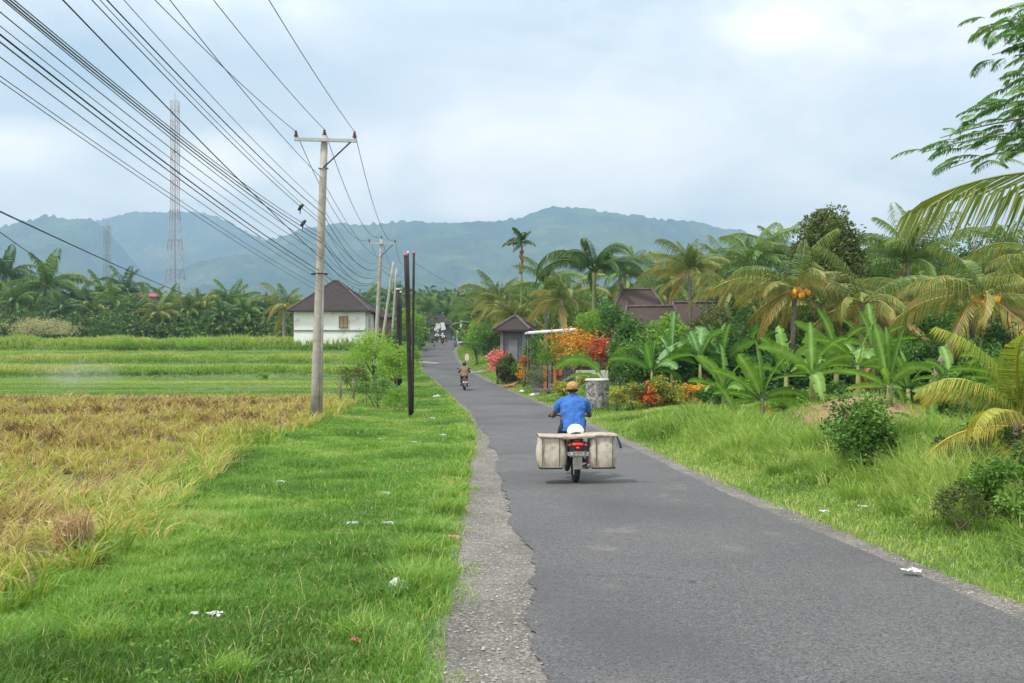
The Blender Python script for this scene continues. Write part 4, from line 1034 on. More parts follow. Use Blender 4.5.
for i, (px, d, w_, h_, mt, lb) in enumerate([(655, 33.8, 46, 30, 'leaf', 'ferny mid green shrub above the left part of the hedge'), (725, 30, 50, 34, 'leaf', 'mid green shrub right of the croton hedge'),
        (790, 27, 60, 30, 'leaf_light', 'light weedy shrub between the first banana plants'), (838, 27, 50, 36, 'leaf', 'mid green shrub between the middle banana plants'),
        (915, 26, 50, 44, 'leaf', 'mid green shrub right of the soil mound'), (960, 22, 70, 48, 'leaf', 'leafy shrub behind the golden palm'), (700, 40, 50, 76, 'leaf', 'tall leafy shrub at the foot of the right tiled house'),
        (640, 43, 50, 58, 'leaf_light', 'light leafy shrub under the wide tiled roof'), (880, 30, 60, 80, 'leaf', 'round leafy shrub behind the upright banana leaves'), (985, 27, 60, 90, 'leaf', 'leafy shrub left of the large banana plant')]):
    bush(px, d, w_, h_, mt, lb, lsize=.12, n=2400, seed=150+i)
for i, (px, d, w_, h_, mt, lb) in enumerate([(632, 44, 44, 80, 'leaf', 'leafy tree hiding the left corner of the wide tiled roof', ), (668, 42, 40, 88, 'leaf_light', 'light green leafy tree in front of the wide tiled roof'), (712, 43, 50, 92, 'leaf_olive', 'olive shrub tree below the drooping palm at the roof end'),
        (752, 40, 60, 100, 'leaf', 'leafy tree behind the first bananas'), (820, 38, 56, 100, 'leaf', 'leafy tree behind the middle bananas'), (930, 36, 70, 104, 'leaf', 'leafy tree behind the curved leaning trunk'), (535, 57, 26, 52, 'leaf', 'leafy shrub standing close at the right side of the gatehouse'), (508, 58, 18, 32, 'leaf_olive', 'olive shrub hiding the lower left gatehouse corner')]):
    bush(px, d, w_, h_, mt, lb, 'small_tree', 'tree', .17, 3400, .12, 170+i)
# near right bushes
bush(859, 14.3, 72, 84, 'leaf', 'rounded dark green creeper bush in the tall grass', 'bush', 'bush', .065, 5200, 0, 70, (.2, 1), asp=.75, clumps=42)
bush(965, 9.6, 60, 62, 'leaf_olive', 'brownish twiggy weed bush beside the road edge', 'bush', 'bush', .035, 1500, 0, 71, (0, .6), asp=.5)
bush(1006, 9.9, 80, 72, 'leaf', 'bright leafy weed clump at the right edge', 'bush', 'bush', .06, 2600, 0, 72, (.5, 1), asp=.6)
bush(985, 13, 110, 62, 'leaf_dark', 'feathery dark weed bush under the golden palm', 'bush', 'bush', .05, 3600, 0, 73, (.1, .8), asp=.4)
bush(1075, 10.5, 120, 90, 'leaf', 'leafy weed clump outside the right edge', 'bush', 'bush', .06, 3000, 0, 74)
# left side bushes by the poles
bush(374, 50, 60, 66, 'leaf_light', 'bright lime green sapling left of the dark posts', 'sapling', 'tree', .12, 4200, .25, 80, (.3, 1))
bush(396, 46, 44, 52, 'leaf_light', 'second lime green sapling, lower and nearer the dark posts', 'sapling', 'tree', .12, 3000, .22, 81, (.2, .9))
bush(374, 38, 56, 36, 'leaf', 'low weedy bush between the concrete pole and the dark posts', 'bush', 'bush', .08, 2600, 0, 82, (.3, .9))
bush(398, 36, 32, 26, 'leaf_light', 'low leafy weed at the foot of the dark posts', 'bush', 'bush', .08, 1400, 0, 83)
bush(352, 50, 40, 30, 'leaf_olive', 'brown green scrub beside the concrete pole', 'bush', 'bush', .09, 1800, 0, 84)
bush(402, 84, 34, 40, 'leaf', 'green tree behind the leaning poles', 'broadleaf_tree', 'tree', .18, 2600, .2, 85)
bush(411, 100, 26, 50, 'leaf_light', 'bright green tree on the left of the far road', 'broadleaf_tree', 'tree', .22, 2600, .2, 86)
bush(410, 72, 26, 34, 'leaf_light', 'light green roadside bush behind the dark posts', 'bush', 'bush', .14, 1600, 0, 87)
bush(402, 150, 34, 42, 'leaf', 'green tree left of the far riders', 'broadleaf_tree', 'tree', .35, 2200, .2, 88)
bush(480, 118, 28, 44, 'leaf', 'green tree on the right of the far road', 'broadleaf_tree', 'tree', .3, 2400, .2, 89)
bush(484, 96, 22, 30, 'leaf_dark', 'dark green bush on the right bank of the far road', 'bush', 'bush', .2, 1500, 0, 90)
db = bush(42, 118, 78, 24, 'dry_leaf', 'dry beige scrub bush at the edge of the left tree line', 'bush', 'bush', .22, 3000, 0, 91, (.2, 1))
bush(262, 64, 14, 9, 'terrace' if False else 'leaf_light', 'small weed tuft on the terrace in front of the house', 'bush', 'bush', .1, 500, 0, 92)
bush(122, 97, 34, 16, 'leaf_light', 'rounded light green bush on the upper terrace bank', 'bush', 'bush', .14, 1400, 0, 93)
bush(195, 97, 40, 13, 'leaf_light', 'long low green bush on the upper terrace bank', 'bush', 'bush', .14, 1400, 0, 94)

# far woods (uncountable)
def wood(name, label, pxs, ds, tops, n, ls, seed, per=26, base=0.0, mat='far_wood'):
    rng = np.random.RandomState(seed)
    d = rng.uniform(ds[0], ds[1], n); px = rng.uniform(pxs[0], pxs[1], n)
    x = (px-512)/F*ds[0]*1.0; x = (px-512)/F*d
    top = np.interp(px, [t[0] for t in tops], [t[1] for t in tops])
    zt = CAMZ+(345-top)/F*d-rng.rand(n)*1.5
    g0 = np.array([Gz(a, b) for a, b in zip(x, d)])
    z = g0+(zt-g0)*rng.rand(n)**.6
    C = np.stack([x, d, z], -1)
    P = np.repeat(C, per, 0)+rng.randn(n*per, 3)*np.array([1.5, 1.5, .9])
    mb = MB(); rn = np.clip(.15+.45*np.repeat(rng.rand(n), per)+.35*rng.rand(n*per), 0, 1)
    leaves(mb, P, ls, rn, rng, .35, .5)
    o = mb.build(name, M[mat]); tag(o, label, 'trees', kind='stuff'); return o
wood('far_wood', 'dense dark palm and tree belt behind the left fields', (-120, 400), (150, 215), [(-120, 285), (0, 292), (60, 300), (120, 298), (180, 306), (240, 304), (300, 306), (400, 300)], 2600, 1.0, 1)
wood('far_wood', 'lower thicket in front of the left palm belt', (-120, 300), (124, 136), [(-120, 312), (0, 318), (60, 322), (120, 316), (170, 322), (230, 318), (300, 322)], 900, .6, 11)
wood('far_wood', 'hazy far wood at the foot of the hills beyond the road', (330, 720), (230, 420), [(330, 300), (390, 292), (440, 294), (490, 292), (600, 290), (720, 280)], 1800, 2.0, 2)
wood('far_wood', 'wood behind the palms on the right of the road', (480, 760), (100, 150), [(480, 312), (520, 305), (600, 300), (660, 300), (760, 290)], 900, 1.0, 3)
wood('far_wood', 'wood behind the palms at the far right', (760, 1250), (66, 110), [(760, 285), (860, 280), (940, 270), (1050, 262), (1250, 270)], 1100, .8, 4)
wood('far_wood', 'low thicket beside the end of the road on the left', (372, 412), (110, 160), [(372, 318), (412, 318)], 260, .8, 5, 22)
wood('far_wood', 'low thicket beside the end of the road on the right', (474, 520), (125, 170), [(474, 318), (520, 310)], 280, .8, 6, 22)

# feathery tree in upper right corner
fr = empty('feathery_tree', (9.4, 14.2, Gz(9.4, 14.2)-.05)); tag(fr, 'feathery leaved tree reaching in at the upper right corner', 'tree')
base = np.array([9.4, 14.2, fr.location.z])
mb = MB(); mb.tube([(0, 0, 0), (.1, .1, 2), (-.1, 0, 4), (-.2, .1, 6.2), (-.1, 0, 8.5)], [.22, .18, .15, .11, .04], 9)
ml = MB(); rng = np.random.RandomState(77)
def branch_to(px, py, d, z0, nspray=9, sl=.45):
    a = np.array([-.1, 0, z0]); b = np.array(at(px, py, d))-base
    m_ = (a*.5+b*.5)+np.array([0, 0, .35])
    tt_ = np.linspace(0, 1, 9); pts = [(1-t)**2*a+2*t*(1-t)*m_+t*t*b for t in tt_]
    mb.tube(pts, [.022*(1-.85*t)+.003 for t in tt_], 6)
    for k in range(nspray):
        t = .45+.55*(k+rng.rand())/nspray
        p = (1-t)**2*a+2*t*(1-t)*m_+t*t*b+rng.randn(3)*.07
        yaw = math.atan2(b[1]-a[1], b[0]-a[0])+rng.uniform(-2.0, 2.0)
        frond_arr(ml, sl*rng.uniform(.8, 1.3), rng.uniform(-.2, .35), .7, 16, sl*.40, .022, rng, .45, rng.uniform(.2, .7), .3, yaw, 0, p, .006, rng.uniform(-.4, .4), .5)
for a_ in [(925, 152, 13.4, 5.0), (940, 138, 14, 5.2), (950, 168, 13.8, 4.8), (985, 150, 14.5, 5.0), (1000, 160, 13.6, 4.9), (965, 112, 14, 5.3), (1000, 110, 13.6, 5.4), (1015, 122, 14.6, 5.4), (1005, 85, 14, 5.8), (1022, 70, 13.7, 6.1),
           (985, 32, 13.8, 6.4), (992, 55, 14.3, 6.2), (1010, 38, 13.5, 6.6), (1024, 20, 14.4, 7), (1035, 50, 14, 6.8), (1020, 95, 13.2, 5.6), (1040, 130, 14, 5.5), (978, 28, 14.4, 6.6), (1024, 140, 14.6, 5.2), (1060, 60, 13, 6.5), (1090, 20, 14, 7.5), (1150, 60, 14, 7), (1190, 110, 14.5, 6), (1080, 110, 15.5, 6), (1130, 0, 15, 7.5), (1200, 40, 13.5, 7)]:
    branch_to(*a_, nspray=13, sl=.38)
mb.build('trunk', M['bark'], fr, True); ml.build('crown', M['feather'], fr)

# ------------------------------------------------------------------ banana plants
def banana_leaf(mb, Lr, e0_, k_, w_, yaw, org, rng, rn0=.45, tear=.12, sc=0.0, roll=0.0):
    n = 30; t = np.linspace(0, 1, n+1); th = e0_-k_*t**1.4; st = Lr/n; yw = yaw+sc*t
    d = np.stack([np.cos(th)*np.cos(yw), np.cos(th)*np.sin(yw), np.sin(th)], -1)
    p = np.zeros((n+1, 3)); p[1:] = np.cumsum(d[:-1], 0)*st; p += np.array(org)
    lat = np.stack([-np.sin(yw), np.cos(yw), yw*0], -1); nrm = np.cross(d, lat)
    lat, nrm = lat*math.cos(roll)+nrm*math.sin(roll), nrm*math.cos(roll)-lat*math.sin(roll)
    wid = w_*np.where(t < .16, t/.16*.12, np.sin(PI*np.clip((t-.10)/.92, 0, 1))**.36)
    wid[-1] = .01*w_
    rib = .012*Lr*(1-.7*t)+.004
    cols = []
    offs = [(-1, .16), (-.55, .16), (-.04, .0), (.04, .0), (.55, .16), (1, .16)]
    for o_, lift in offs:
        if abs(o_) > .5:
            ww = wid*abs(o_)*rng.uniform(.90, 1.06, n+1); zz = wid*abs(o_)*.22+(rng.rand(n+1)-.5)*w_*tear*abs(o_)
        else:
            ww = np.maximum(rib, .004); zz = np.zeros(n+1)
        cols.append(p+lat*(np.sign(o_)*ww*.5)[:, None]+nrm*(zz*.5)[:, None])
    V = np.stack(cols, 1)
    nc = 6
    i = np.arange(n)[:, None]*nc; j = np.arange(nc-1)[None, :]
    q = np.stack([i+j, i+j+1, i+nc+j+1, i+nc+j], -1)
    # tears: drop a few outer faces
    keep = np.ones((n, nc-1), bool)
    for s_ in (0, nc-2):
        for r_ in range(3, n-1):
            if rng.rand() < tear: keep[r_, s_] = False
    q = q[keep].reshape(-1, 4)
    rn = np.zeros((n+1, nc)); rn[:] = rn0+.10*(rng.rand(n+1, nc)-.5)+.26*(rng.rand(n+1, 1)-.5); rn[:, 2:4] = .9; rn[:, 0] -= .12; rn[-3:, :2] = .0; rn[:, 0] += .05*rng.rand(n+1); 
    mb.add(V.reshape(-1, 3), q=q, rnd=np.clip(rn.ravel(), 0, 1))
def banana(px, d, stem_px, lf, label, lv, mat='banana', seed=0, x=None, stem_r=.08, dead=1, group='banana plants on the right bank', wid=.225, tear=.14):
    """lv: list of (yaw deg, elevation deg, bend deg, length px)"""
    rng = np.random.RandomState(seed+int(px))
    s = d/F; root = empty('banana_plant', gp(px, d, -.03)); tag(root, label, 'banana plant', group)
    h = stem_px*s; mb = MB(); mb.tube([(0, 0, 0), (.01, 0, h*.5), (0, 0, h)], [stem_r*1.15, stem_r, stem_r*.55], 9)
    mb.build('stem', M['banana_stem'], root, True)
    lv = list(lv)+[(rng.uniform(0, 360), rng.uniform(0, 55), rng.uniform(50, 95), rng.uniform(.65, .95)*max(l_[3] for l_ in lv)) for _ in range(2)]
    for (ya, el, be, lp) in lv:
        mb = MB(); Lr = lp*s
        banana_leaf(mb, Lr, R(el), R(be), Lr*wid*1.0, R(ya), (0, 0, h-.06), rng, rng.uniform(.3, .75), tear, rng.uniform(-.25, .25), (R(rng.uniform(20, 62)) if math.cos(R(ya)) < 0 else -R(rng.uniform(20, 62)))*(1 if rng.rand() < .8 else -1))
        mb.build('leaf', M[mat], root, True)
    for k in range(dead):
        mb = MB(); banana_leaf(mb, 30*s, R(-35), R(60), 8*s, rng.uniform(0, 6), (0, 0, h*.8), rng, .4, .3)
        o = mb.build('leaf', M['dead_leaf'], root, True); o['label'] = 'withered brown hanging leaf'
    return root
lvA = [(180, 62, 40, 62), (160, 35, 55, 52), (20, 60, 50, 55), (200, 12, 40, 50), (-10, 20, 50, 48), (90, 70, 40, 60), (-60, 40, 60, 45), (240, 80, 20, 60)]
banana(762, 24.5, 26, 0, 'young banana plant at the left end, leaves spreading over the hedge end', [(172, 48, 45, 62), (188, 20, 30, 55), (5, 72, 35, 60), (95, 82, 15, 65), (-25, 15, 45, 40), (215, 62, 30, 62), (180, 0, 25, 42)], seed=1)
banana(738, 23.2, 10, 0, 'small banana sucker with one broad low leaf pointing left', [(185, 25, 45, 46), (200, 70, 30, 50), (20, 50, 50, 34)], seed=9, dead=0)
banana(812, 23.8, 40, 0, 'banana plant in the middle with one arching leaf to the left', [(178, 52, 60, 64), (185, 5, 25, 42), (80, 86, 10, 56), (5, 18, 40, 48), (-35, 50, 60, 48), (-5, 75, 70, 56), (230, 35, 45, 40)], seed=2)
banana(858, 25, 56, 0, 'banana plant with a leaf bending over above the others', [(175, 58, 85, 66), (170, 38, 70, 66), (0, 78, 25, 54), (185, 12, 50, 52), (60, 45, 50, 46), (-60, 30, 50, 40)], seed=3, dead=1)
banana(889, 21.4, 24, 0, 'banana plant with three leaves standing upright on the soil mound', [(100, 86, 6, 62), (170, 80, 6, 66), (5, 78, 10, 62), (176, 32, 35, 52), (192, 8, 25, 46), (240, 50, 40, 36)], seed=4)
banana(932, 18.0, 14, 0, 'young banana plant with a rolled upright leaf beside the mound', [(90, 88, 4, 48), (165, 45, 40, 42), (10, 28, 50, 30), (235, -15, 35, 42), (200, 20, 50, 30)], seed=5, dead=1)
banana(1012, 16.2, 78, 0, 'large banana plant behind the golden palm with wide flat leaves', [(178, 26, 40, 66), (186, -8, 20, 66), (170, 55, 70, 60), (210, -25, 30, 52), (20, 50, 60, 60), (-30, 20, 50, 60)], seed=6, stem_r=.12, wid=.22)
for i, (px, d, sp, lb) in enumerate([(786, 27.5, 44, 'slim banana plant behind and between the first two bananas'), (836, 28.5, 60, 'tall banana plant between the middle two, leaves upright'),
        (908, 25.5, 34, 'slim banana plant just right of the soil mound'), (724, 29, 26, 'lone banana plant right of the croton hedge'), (950, 24, 44, 'banana plant in front of the leaning palm trunk'), (872, 29, 66, 'tallest banana plant at the back below the arching palm')]):
    rg = random.Random(i+40)
    banana(px, d, sp, 0, lb, [((176, 8, 95, 190, -15, 200)[k]+rg.uniform(-15, 15), (58, 62, 84, 28, 24, 74)[k]+rg.uniform(-8, 8), rg.uniform(25, 75), rg.uniform(38, 56)) for k in range(6)], 'banana', 60+i, stem_r=.09)
banana(604, 38.5, 26, 0, 'banana plant with a long pale leaf curving over the stone stump', [(178, 60, 125, 60), (5, 75, 60, 48), (185, 20, 60, 44), (-20, 40, 60, 40)], seed=7, tear=.15)
for i, (px, d, sp, lb) in enumerate([(652, 35.5, 34, 'leftmost plant of the dark banana clump'), (672, 37, 44, 'second plant of the dark banana clump, leaves upright'),
                                   (700, 36, 38, 'third plant of the dark banana clump below the tiled roof'), (722, 37.5, 36, 'fourth plant of the dark banana clump'), (745, 38, 34, 'rightmost plant of the dark banana clump')]):
    rg = random.Random(i)
    banana(px, d, sp, 0, lb, [(rg.uniform(0, 360) if k > 2 else (70, 130, 20)[k], rg.uniform(25, 85) if k > 1 else 80, rg.uniform(20, 80), rg.uniform(36, 56)) for k in range(8)], 'banana_dark', 20+i, group='dark banana clump', tear=.12, dead=1)
# ------------------------------------------------------------------ poles and wires
def pole_tubes(root, h, r0, r1, lx, mat='concrete', off=(0, 0), name='pole'):
    mb = MB(); mb.tube([(off[0]+lx*i/6, off[1], h*i/6) for i in range(7)], [r0+(r1-r0)*i/6 for i in range(7)], 12)
    return mb.build(name, M[mat], root, True)
def insulator(root, p):
    mb = MB(); mb.tube([(p[0], p[1], p[2]), (p[0], p[1], p[2]+.06)], .025, 8)
    for k, r_ in enumerate((.075, .06, .045)):
        mb.tube([(p[0], p[1], p[2]+.05+k*.065), (p[0], p[1], p[2]+.075+k*.065), (p[0], p[1], p[2]+.11+k*.065)], [r_, r_*.95, r_*.4], 10)
    return mb.build('insulator', M['ceramic'], root, True)
def utility_pole(bpx, tpx, tpy, d, armpx, label, r0=.15, r1=.11, brace=1):
    b = gp(bpx, d, -.1); t = at(tpx, tpy, d)
    root = empty('utility_pole', b); tag(root, label, 'utility pole', 'concrete utility poles')
    h = t.z-b.z; lx = t.x-b.x
    pole_tubes(root, h, r0, r1, lx)
    if armpx:
        s = d/F; xl = (armpx[0]-bpx)*s; xr = (armpx[1]-bpx)*s; za = h-.14*d/30*1.0
        mb = MB(); c = Vector(((xl+xr)/2, -.16, za-.02)); ln = xr-xl
        mb.box(c, (ln, .09, .10), rot=Matrix.Rotation(R(1.5), 3, 'Y')); mb.build('crossarm', M['galv'], root)
        if brace:
            mb = MB(); xb = lx*(za-.85)/h
            mb.tube([(xr-.12, -.17, za-.04), (xb+.03, -.14, za-.88)], .024, 6); mb.build('brace', M['rust'], root)
            mb = MB(); mb.torus((xb, 0, za-.88), (0, 0, 1), r1+.035, .02, 16, 5); mb.build('clamp_band', M['galv'], root)
        ins = []
        for q in (xl+.05, lx, xr-.05):
            zz = za+.04 if q != lx else h
            insulator(root, (q, -.16 if q != lx else 0, zz-.01+(0.015 if q < lx else -.015)*1))
            ins.append(Vector((b.x+q, b.y-(.16 if q != lx else 0), b.z+zz+.2)))
        return root, ins
    return root, [Vector((b.x+lx, b.y, b.z+h))]
p1, ins1 = utility_pole(314.5, 324.5, 136, 30, (295.5, 357), 'tall concrete utility pole with steel crossarm and three brown insulators, nearest')
off_ = (9.5*30/F)
mb = MB(); mb.tube([(.20, -.02, 0), (.225, -.02, 2.4), (.27, -.02, 4.9)], [.06, .05, .045], 8); mb.build('steel_pipe', M['concrete'], p1, True)
mb = MB(); mb.torus((.16, -.01, 4.75), (0, 0, 1), .25, .02, 16, 5); mb.build('clamp_band', M['rust'], p1)
p2, ins2 = utility_pole(374, 381.5, 239, 64, (369, 396), 'second concrete utility pole with crossarm behind the lime saplings', .15, .11)
p3, ins3 = utility_pole(379, 393.5, 262, 84, None, 'slanting grey concrete pole without crossarm behind the second pole', .15, .10)
p4, ins4 = utility_pole(391, 396.5, 268, 100, None, 'thin grey concrete pole furthest back beside the slanting one', .14, .10)
def post(bpx, tpx, tpy, d, r_, label, cap='pinktop', bpy=None):
    b = gp(bpx, d, -.1); t = at(tpx, tpy, d)
    root = empty('steel_post', b); tag(root, label, 'post', 'dark steel posts')
    pole_tubes(root, t.z-b.z, r_, r_*.95, t.x-b.x, 'rust', name='shaft')
    mb = MB(); mb.tube([(t.x-b.x, 0, t.z-b.z), (t.x-b.x, 0, t.z-b.z+.10)], r_*1.15, 10); mb.build('cap', M[cap], root, True)
    return root
post(410.5, 405.5, 256, 33, .062, 'thick dark rusty post, left one of the tall trio')
post(412, 408, 254, 33.6, .035, 'thin dark post standing tight behind the thick rusty one', 'stonewhite')
post(412.5, 413.8, 254, 34.2, .045, 'black straight post, right one of the tall trio')
post(398.5, 398, 290, 58, .11, 'shorter dark wooden post in front of the green saplings', 'stonewhite')
post(401, 400.5, 293, 60, .07, 'thin short dark post beside the shorter wooden post', 'stonewhite')
# small field posts
for px, h_, lb in ((341, 1.25, 'weathered grey wooden stake left of its pair by the concrete pole'), (354, 1.15, 'weathered grey wooden stake right of its pair by the concrete pole')):
    b = gp(px-.5, 39, -.05); mb = MB(); mb.tube([(0, 0, 0), (.01, 0, h_*.5), (-.01, .01, h_)], [.05, .045, .04], 7)
    o = mb.build('wooden_stake', M['bark'], None, True); o.location = b; tag(o, lb, 'stake', 'stakes by the field edge')

def wire(pts, r_, label, mat='wire', group='overhead wires'):
    pts = [Vector(p) for p in pts]; o = pts[0].copy()
    mb = MB(); mb.tube([p-o for p in pts], r_*.85, 5, False)
    ob = mb.build('overhead_wire', M[mat]); ob.location = o; tag(ob, label, 'wire', group); return ob
def span(A, Bpt, Yend, sag, n=40):
    """parabola from A through B, continued to y=Yend"""
    s = (A.y-Bpt.y)/(A.y-Yend)
    xC = A.x+(Bpt.x-A.x)/s
    zC = A.z+(Bpt.z-A.z+4*sag*s*(1-s))/s
    return [Vector((A.x+(xC-A.x)*t, A.y+(Yend-A.y)*t, A.z+(zC-A.z)*t-4*sag*t*(1-t))) for t in np.linspace(0, 1, n)]
def at_x(px, py, x): return at(px, py, x*F/(px-512))
# top three conductors
for A, (ex, ey, xo), sg, lb in ((ins1[2], (269, 0, .30), .85, 'upper wire running to the right insulator of the near pole'), (ins1[1], (213.5, 0, .25), .85, 'upper wire running to the middle insulator of the near pole'),
                            (ins1[0], (155, 0, .05), .95, 'upper wire running to the left insulator of the near pole')):
    wire(span(A, at_x(ex, ey, A.x+xo), -9, sg), .011, lb)
for a, b, lb in ((0, 0, 'wire from left insulator of near pole to the second pole'), (1, 1, 'wire from middle insulator of near pole to the second pole'), (2, 2, 'wire from right insulator of near pole to the second pole')):
    A = ins1[a]; B = ins2[b]
    wire([A.lerp(B, t)-Vector((0, 0, 4*1.15*t*(1-t))) for t in np.linspace(0, 1, 30)], .013, lb)
LW = [  # attach py at pole 1, exit px,py at frame, sag, radius, material, second py on pole2, label
 (178, 170, 0, .9, .010, 'wire', 258, 'black cable crossing below the left insulator of the near pole'),
 (206, 124, 0, .7, .008, 'wire_grey', 262, 'thin grey wire right of the tight pair in the upper left sky'),
 (214, 107, 0, .7, .013, 'wire', 266, 'thick dark wire, right one of the tight trio at the top left'),
 (219, 100, 0, .7, .008, 'wire_grey', 268, 'thin wire in the middle of the tight trio at the top left'),
 (224, 92, 0, .7, .010, 'wire', 270, 'dark wire, left one of the tight trio at the top left'),
 (259, 63, 0, .35, .013, 'wire', 277, 'solitary black cable passing in front of the red and white tower'),
 (233, 14, 0, .75, .010, 'wire_grey', 272, 'grey green cable, right edge of the bundle leaving the top left corner'),
 (238, 10, 0, .70, .012, 'wire', 274, 'dark cable second in the bundle leaving the top left corner'),
 (243, 6, 0, .65, .012, 'wire', 276, 'dark cable third in the bundle leaving the top left corner'),
 (248, 3, 0, .55, .009, 'wire_grey', 278, 'grey cable, left edge of the bundle leaving the top left corner'),
 (254, 0, 12, .6, .009, 'wire_grey', 280, 'thin cable just below the corner bundle'),
 (262, 0, 26, .6, .007, 'wire_grey', 284, 'faint thin wire under the corner bundle'),
 (270, 0, 34.5, .5, .014, 'wire', 288, 'thick black cable entering left below the corner bundle'),
 (275, 0, 42, .5, .012, 'wire_grey', 290, 'grey green cable close under the thick black one'),
 (280, 0, 57, .5, .008, 'wire_grey', 294, 'light grey wire entering at the left edge'),
 (286, 0, 76, .45, .007, 'wire_grey', 296, 'pale thin wire, upper of the lowest pair on the left'),
 (291, 0, 81, .45, .007, 'wire_grey', 300, 'pale thin wire, lower of the lowest pair on the left'),
]
for i, (ay, ex, ey, sg, r_, mt, py2, lb) in enumerate(LW):
    t_ = (ay-136)/(412-136); axp = 324.5-10*t_
    A = at(axp+(i % 3-1)*1.5, ay, 30-.14)
    B1 = at_x(ex, ey, A.x+.35)
    pts = span(A, B1, -9, sg)
    C = at(381-(i % 4)*.6, py2, 64)
    sg2 = (.55+.16*(i % 4))
    pts2 = [A.lerp(C, t)-Vector((0, 0, 4*sg2*t*(1-t))) for t in np.linspace(0, 1, 24)]
    wire(pts[::-1]+pts2[1:], r_, lb, mt)
# wires onward from the second pole
for i in range(4):
    A = (ins2+[ins2[1]-Vector((0, 0, 2.2))])[i]; C = at((391, 396, 403, 404)[i], (268, 269, 262, 268)[i], 98)
    wire([A.lerp(C, t)-Vector((0, 0, 3.0*t*(1-t))) for t in np.linspace(0, 1, 20)], .014, ('far wire leaving the left insulator of the second pole', 'far wire leaving the middle insulator of the second pole', 'far wire leaving the right insulator of the second pole', 'far cable leaving the shaft of the second pole')[i])
A = at(414, 262, 60); C = at(500, 292, 120)
wire([A.lerp(C, t)-Vector((0, 0, 4*.9*t*(1-t))) for t in np.linspace(0, 1, 20)], .015, 'faint wire crossing above the far road toward the right palms', 'wire_grey')
A = at(396, 275, 70); C = at(520, 300, 125)
wire([A.lerp(C, t)-Vector((0, 0, 4*.9*t*(1-t))) for t in np.linspace(0, 1, 20)], .015, 'lower faint wire crossing above the far road', 'wire_grey')
# two low service cables on the far left
hc = at(292, 313, 96)
def through(px, py, d, px2, py2, d2, sg, r_, lb):
    A = at(px2, py2, d2); B = at(px, py, d); dd = (B-A); B2 = B+dd*.35
    wire([A.lerp(B2, t)-Vector((0, 0, 4*sg*t*(1-t))) for t in np.linspace(0, 1, 40)], r_, lb)
through(0, 192, 15, 212, 302, 96, .4, .017, 'black service cable sloping low across the left toward the palms')
through(0, 217, 24, 80, 281, 120, .5, .016, 'lower service cable at the left edge above the shaggy palm')
# spacer clamps on cables
for px, py, d, lb in ((301, 207, 27.5, 'black clamp hanging on a cable left of the near pole, upper'), (303.5, 223, 27.5, 'black clamp hanging on a cable left of the near pole, lower')):
    o_ = at(px, py, d); mb = MB(); mb.tube([(-.08, 0, -.10), (.0, 0, .02), (.07, 0, .08)], [.03, .06, .03], 7)
    mb.tube([(0, 0, 0), (-.03, 0, -.2)], .015, 5)
    o = mb.build('cable_clamp', M['wire'], None, True); o.location = o_; tag(o, lb, 'cable clamp', 'cable clamps')

# ------------------------------------------------------------------ lattice towers
def lattice(px, bpy_, tpy, d, w0, w1, waist, label, mats, nseg, ante=True, r_=.09):
    base = at(px, bpy_, d); base.z = Gz(base.x, d)
    H = at(px, tpy, d).z-base.z
    root = empty('lattice_tower', base); tag(root, label, 'radio tower')
    hs = [H*i/nseg for i in range(nseg+1)]
    def wd(h): 
        t = h/H
        return w0+(w1-w0)*min(1, t/waist) if t < waist else w1
    for s_ in range(0, nseg):
        mb = MB()
        a, b = hs[s_], hs[s_+1]; wa, wb = wd(a)/2, wd(b)/2
        ca_ = [(-wa, -wa, a), (wa, -wa, a), (wa, wa, a), (-wa, wa, a)]; cb = [(-wb, -wb, b), (wb, -wb, b), (wb, wb, b), (-wb, wb, b)]
        for k in range(4):
            k2 = (k+1) % 4
            mb.tube([ca_[k], cb[k]], r_, 4, False); mb.tube([ca_[k], cb[k2]], r_*.45, 4, False); mb.tube([ca_[k2], cb[k]], r_*.45, 4, False); mb.tube([cb[k], cb[k2]], r_*.5, 4, False)
        o = mb.build('lattice_section', M[mats[s_ % len(mats)]], root)
    if ante:
        for z_, a_ in ((H*.78, 0), (H*.8, 2), (H*.77, 4), (H*.97, 1), (H*.96, 3), (H*.98, 5)):
            mb = MB(); ww = wd(z_)/2+.25; mb.box((ww*math.cos(a_), ww*math.sin(a_), z_), (.22, .14, 1.8))
            mb.build('panel_antenna', M['towerwhite'], root)
        mb = MB(); mb.tube([(0, 0, H), (0, 0, H+1.8)], .05, 5); mb.build('lightning_rod', M['towergrey'], root)
    mb = MB(); mb.tube([(0, -wd(0)/2*0, 0), (0, 0, H)], .10, 5); mb.build('cable_ladder', M['towergrey'], root)
    return root
lattice(175, 335, 101, 215, 4.6, 1.5, .56, 'tall red and white lattice radio tower behind the palms', ['towerred', 'towerwhite', 'towerwhite'], 24, r_=.065)
lattice(107, 335, 226, 330, 2.2, 1.6, .9, 'thin grey lattice mast in the distance left of the tall tower', ['towergrey'], 14, r_=.05)

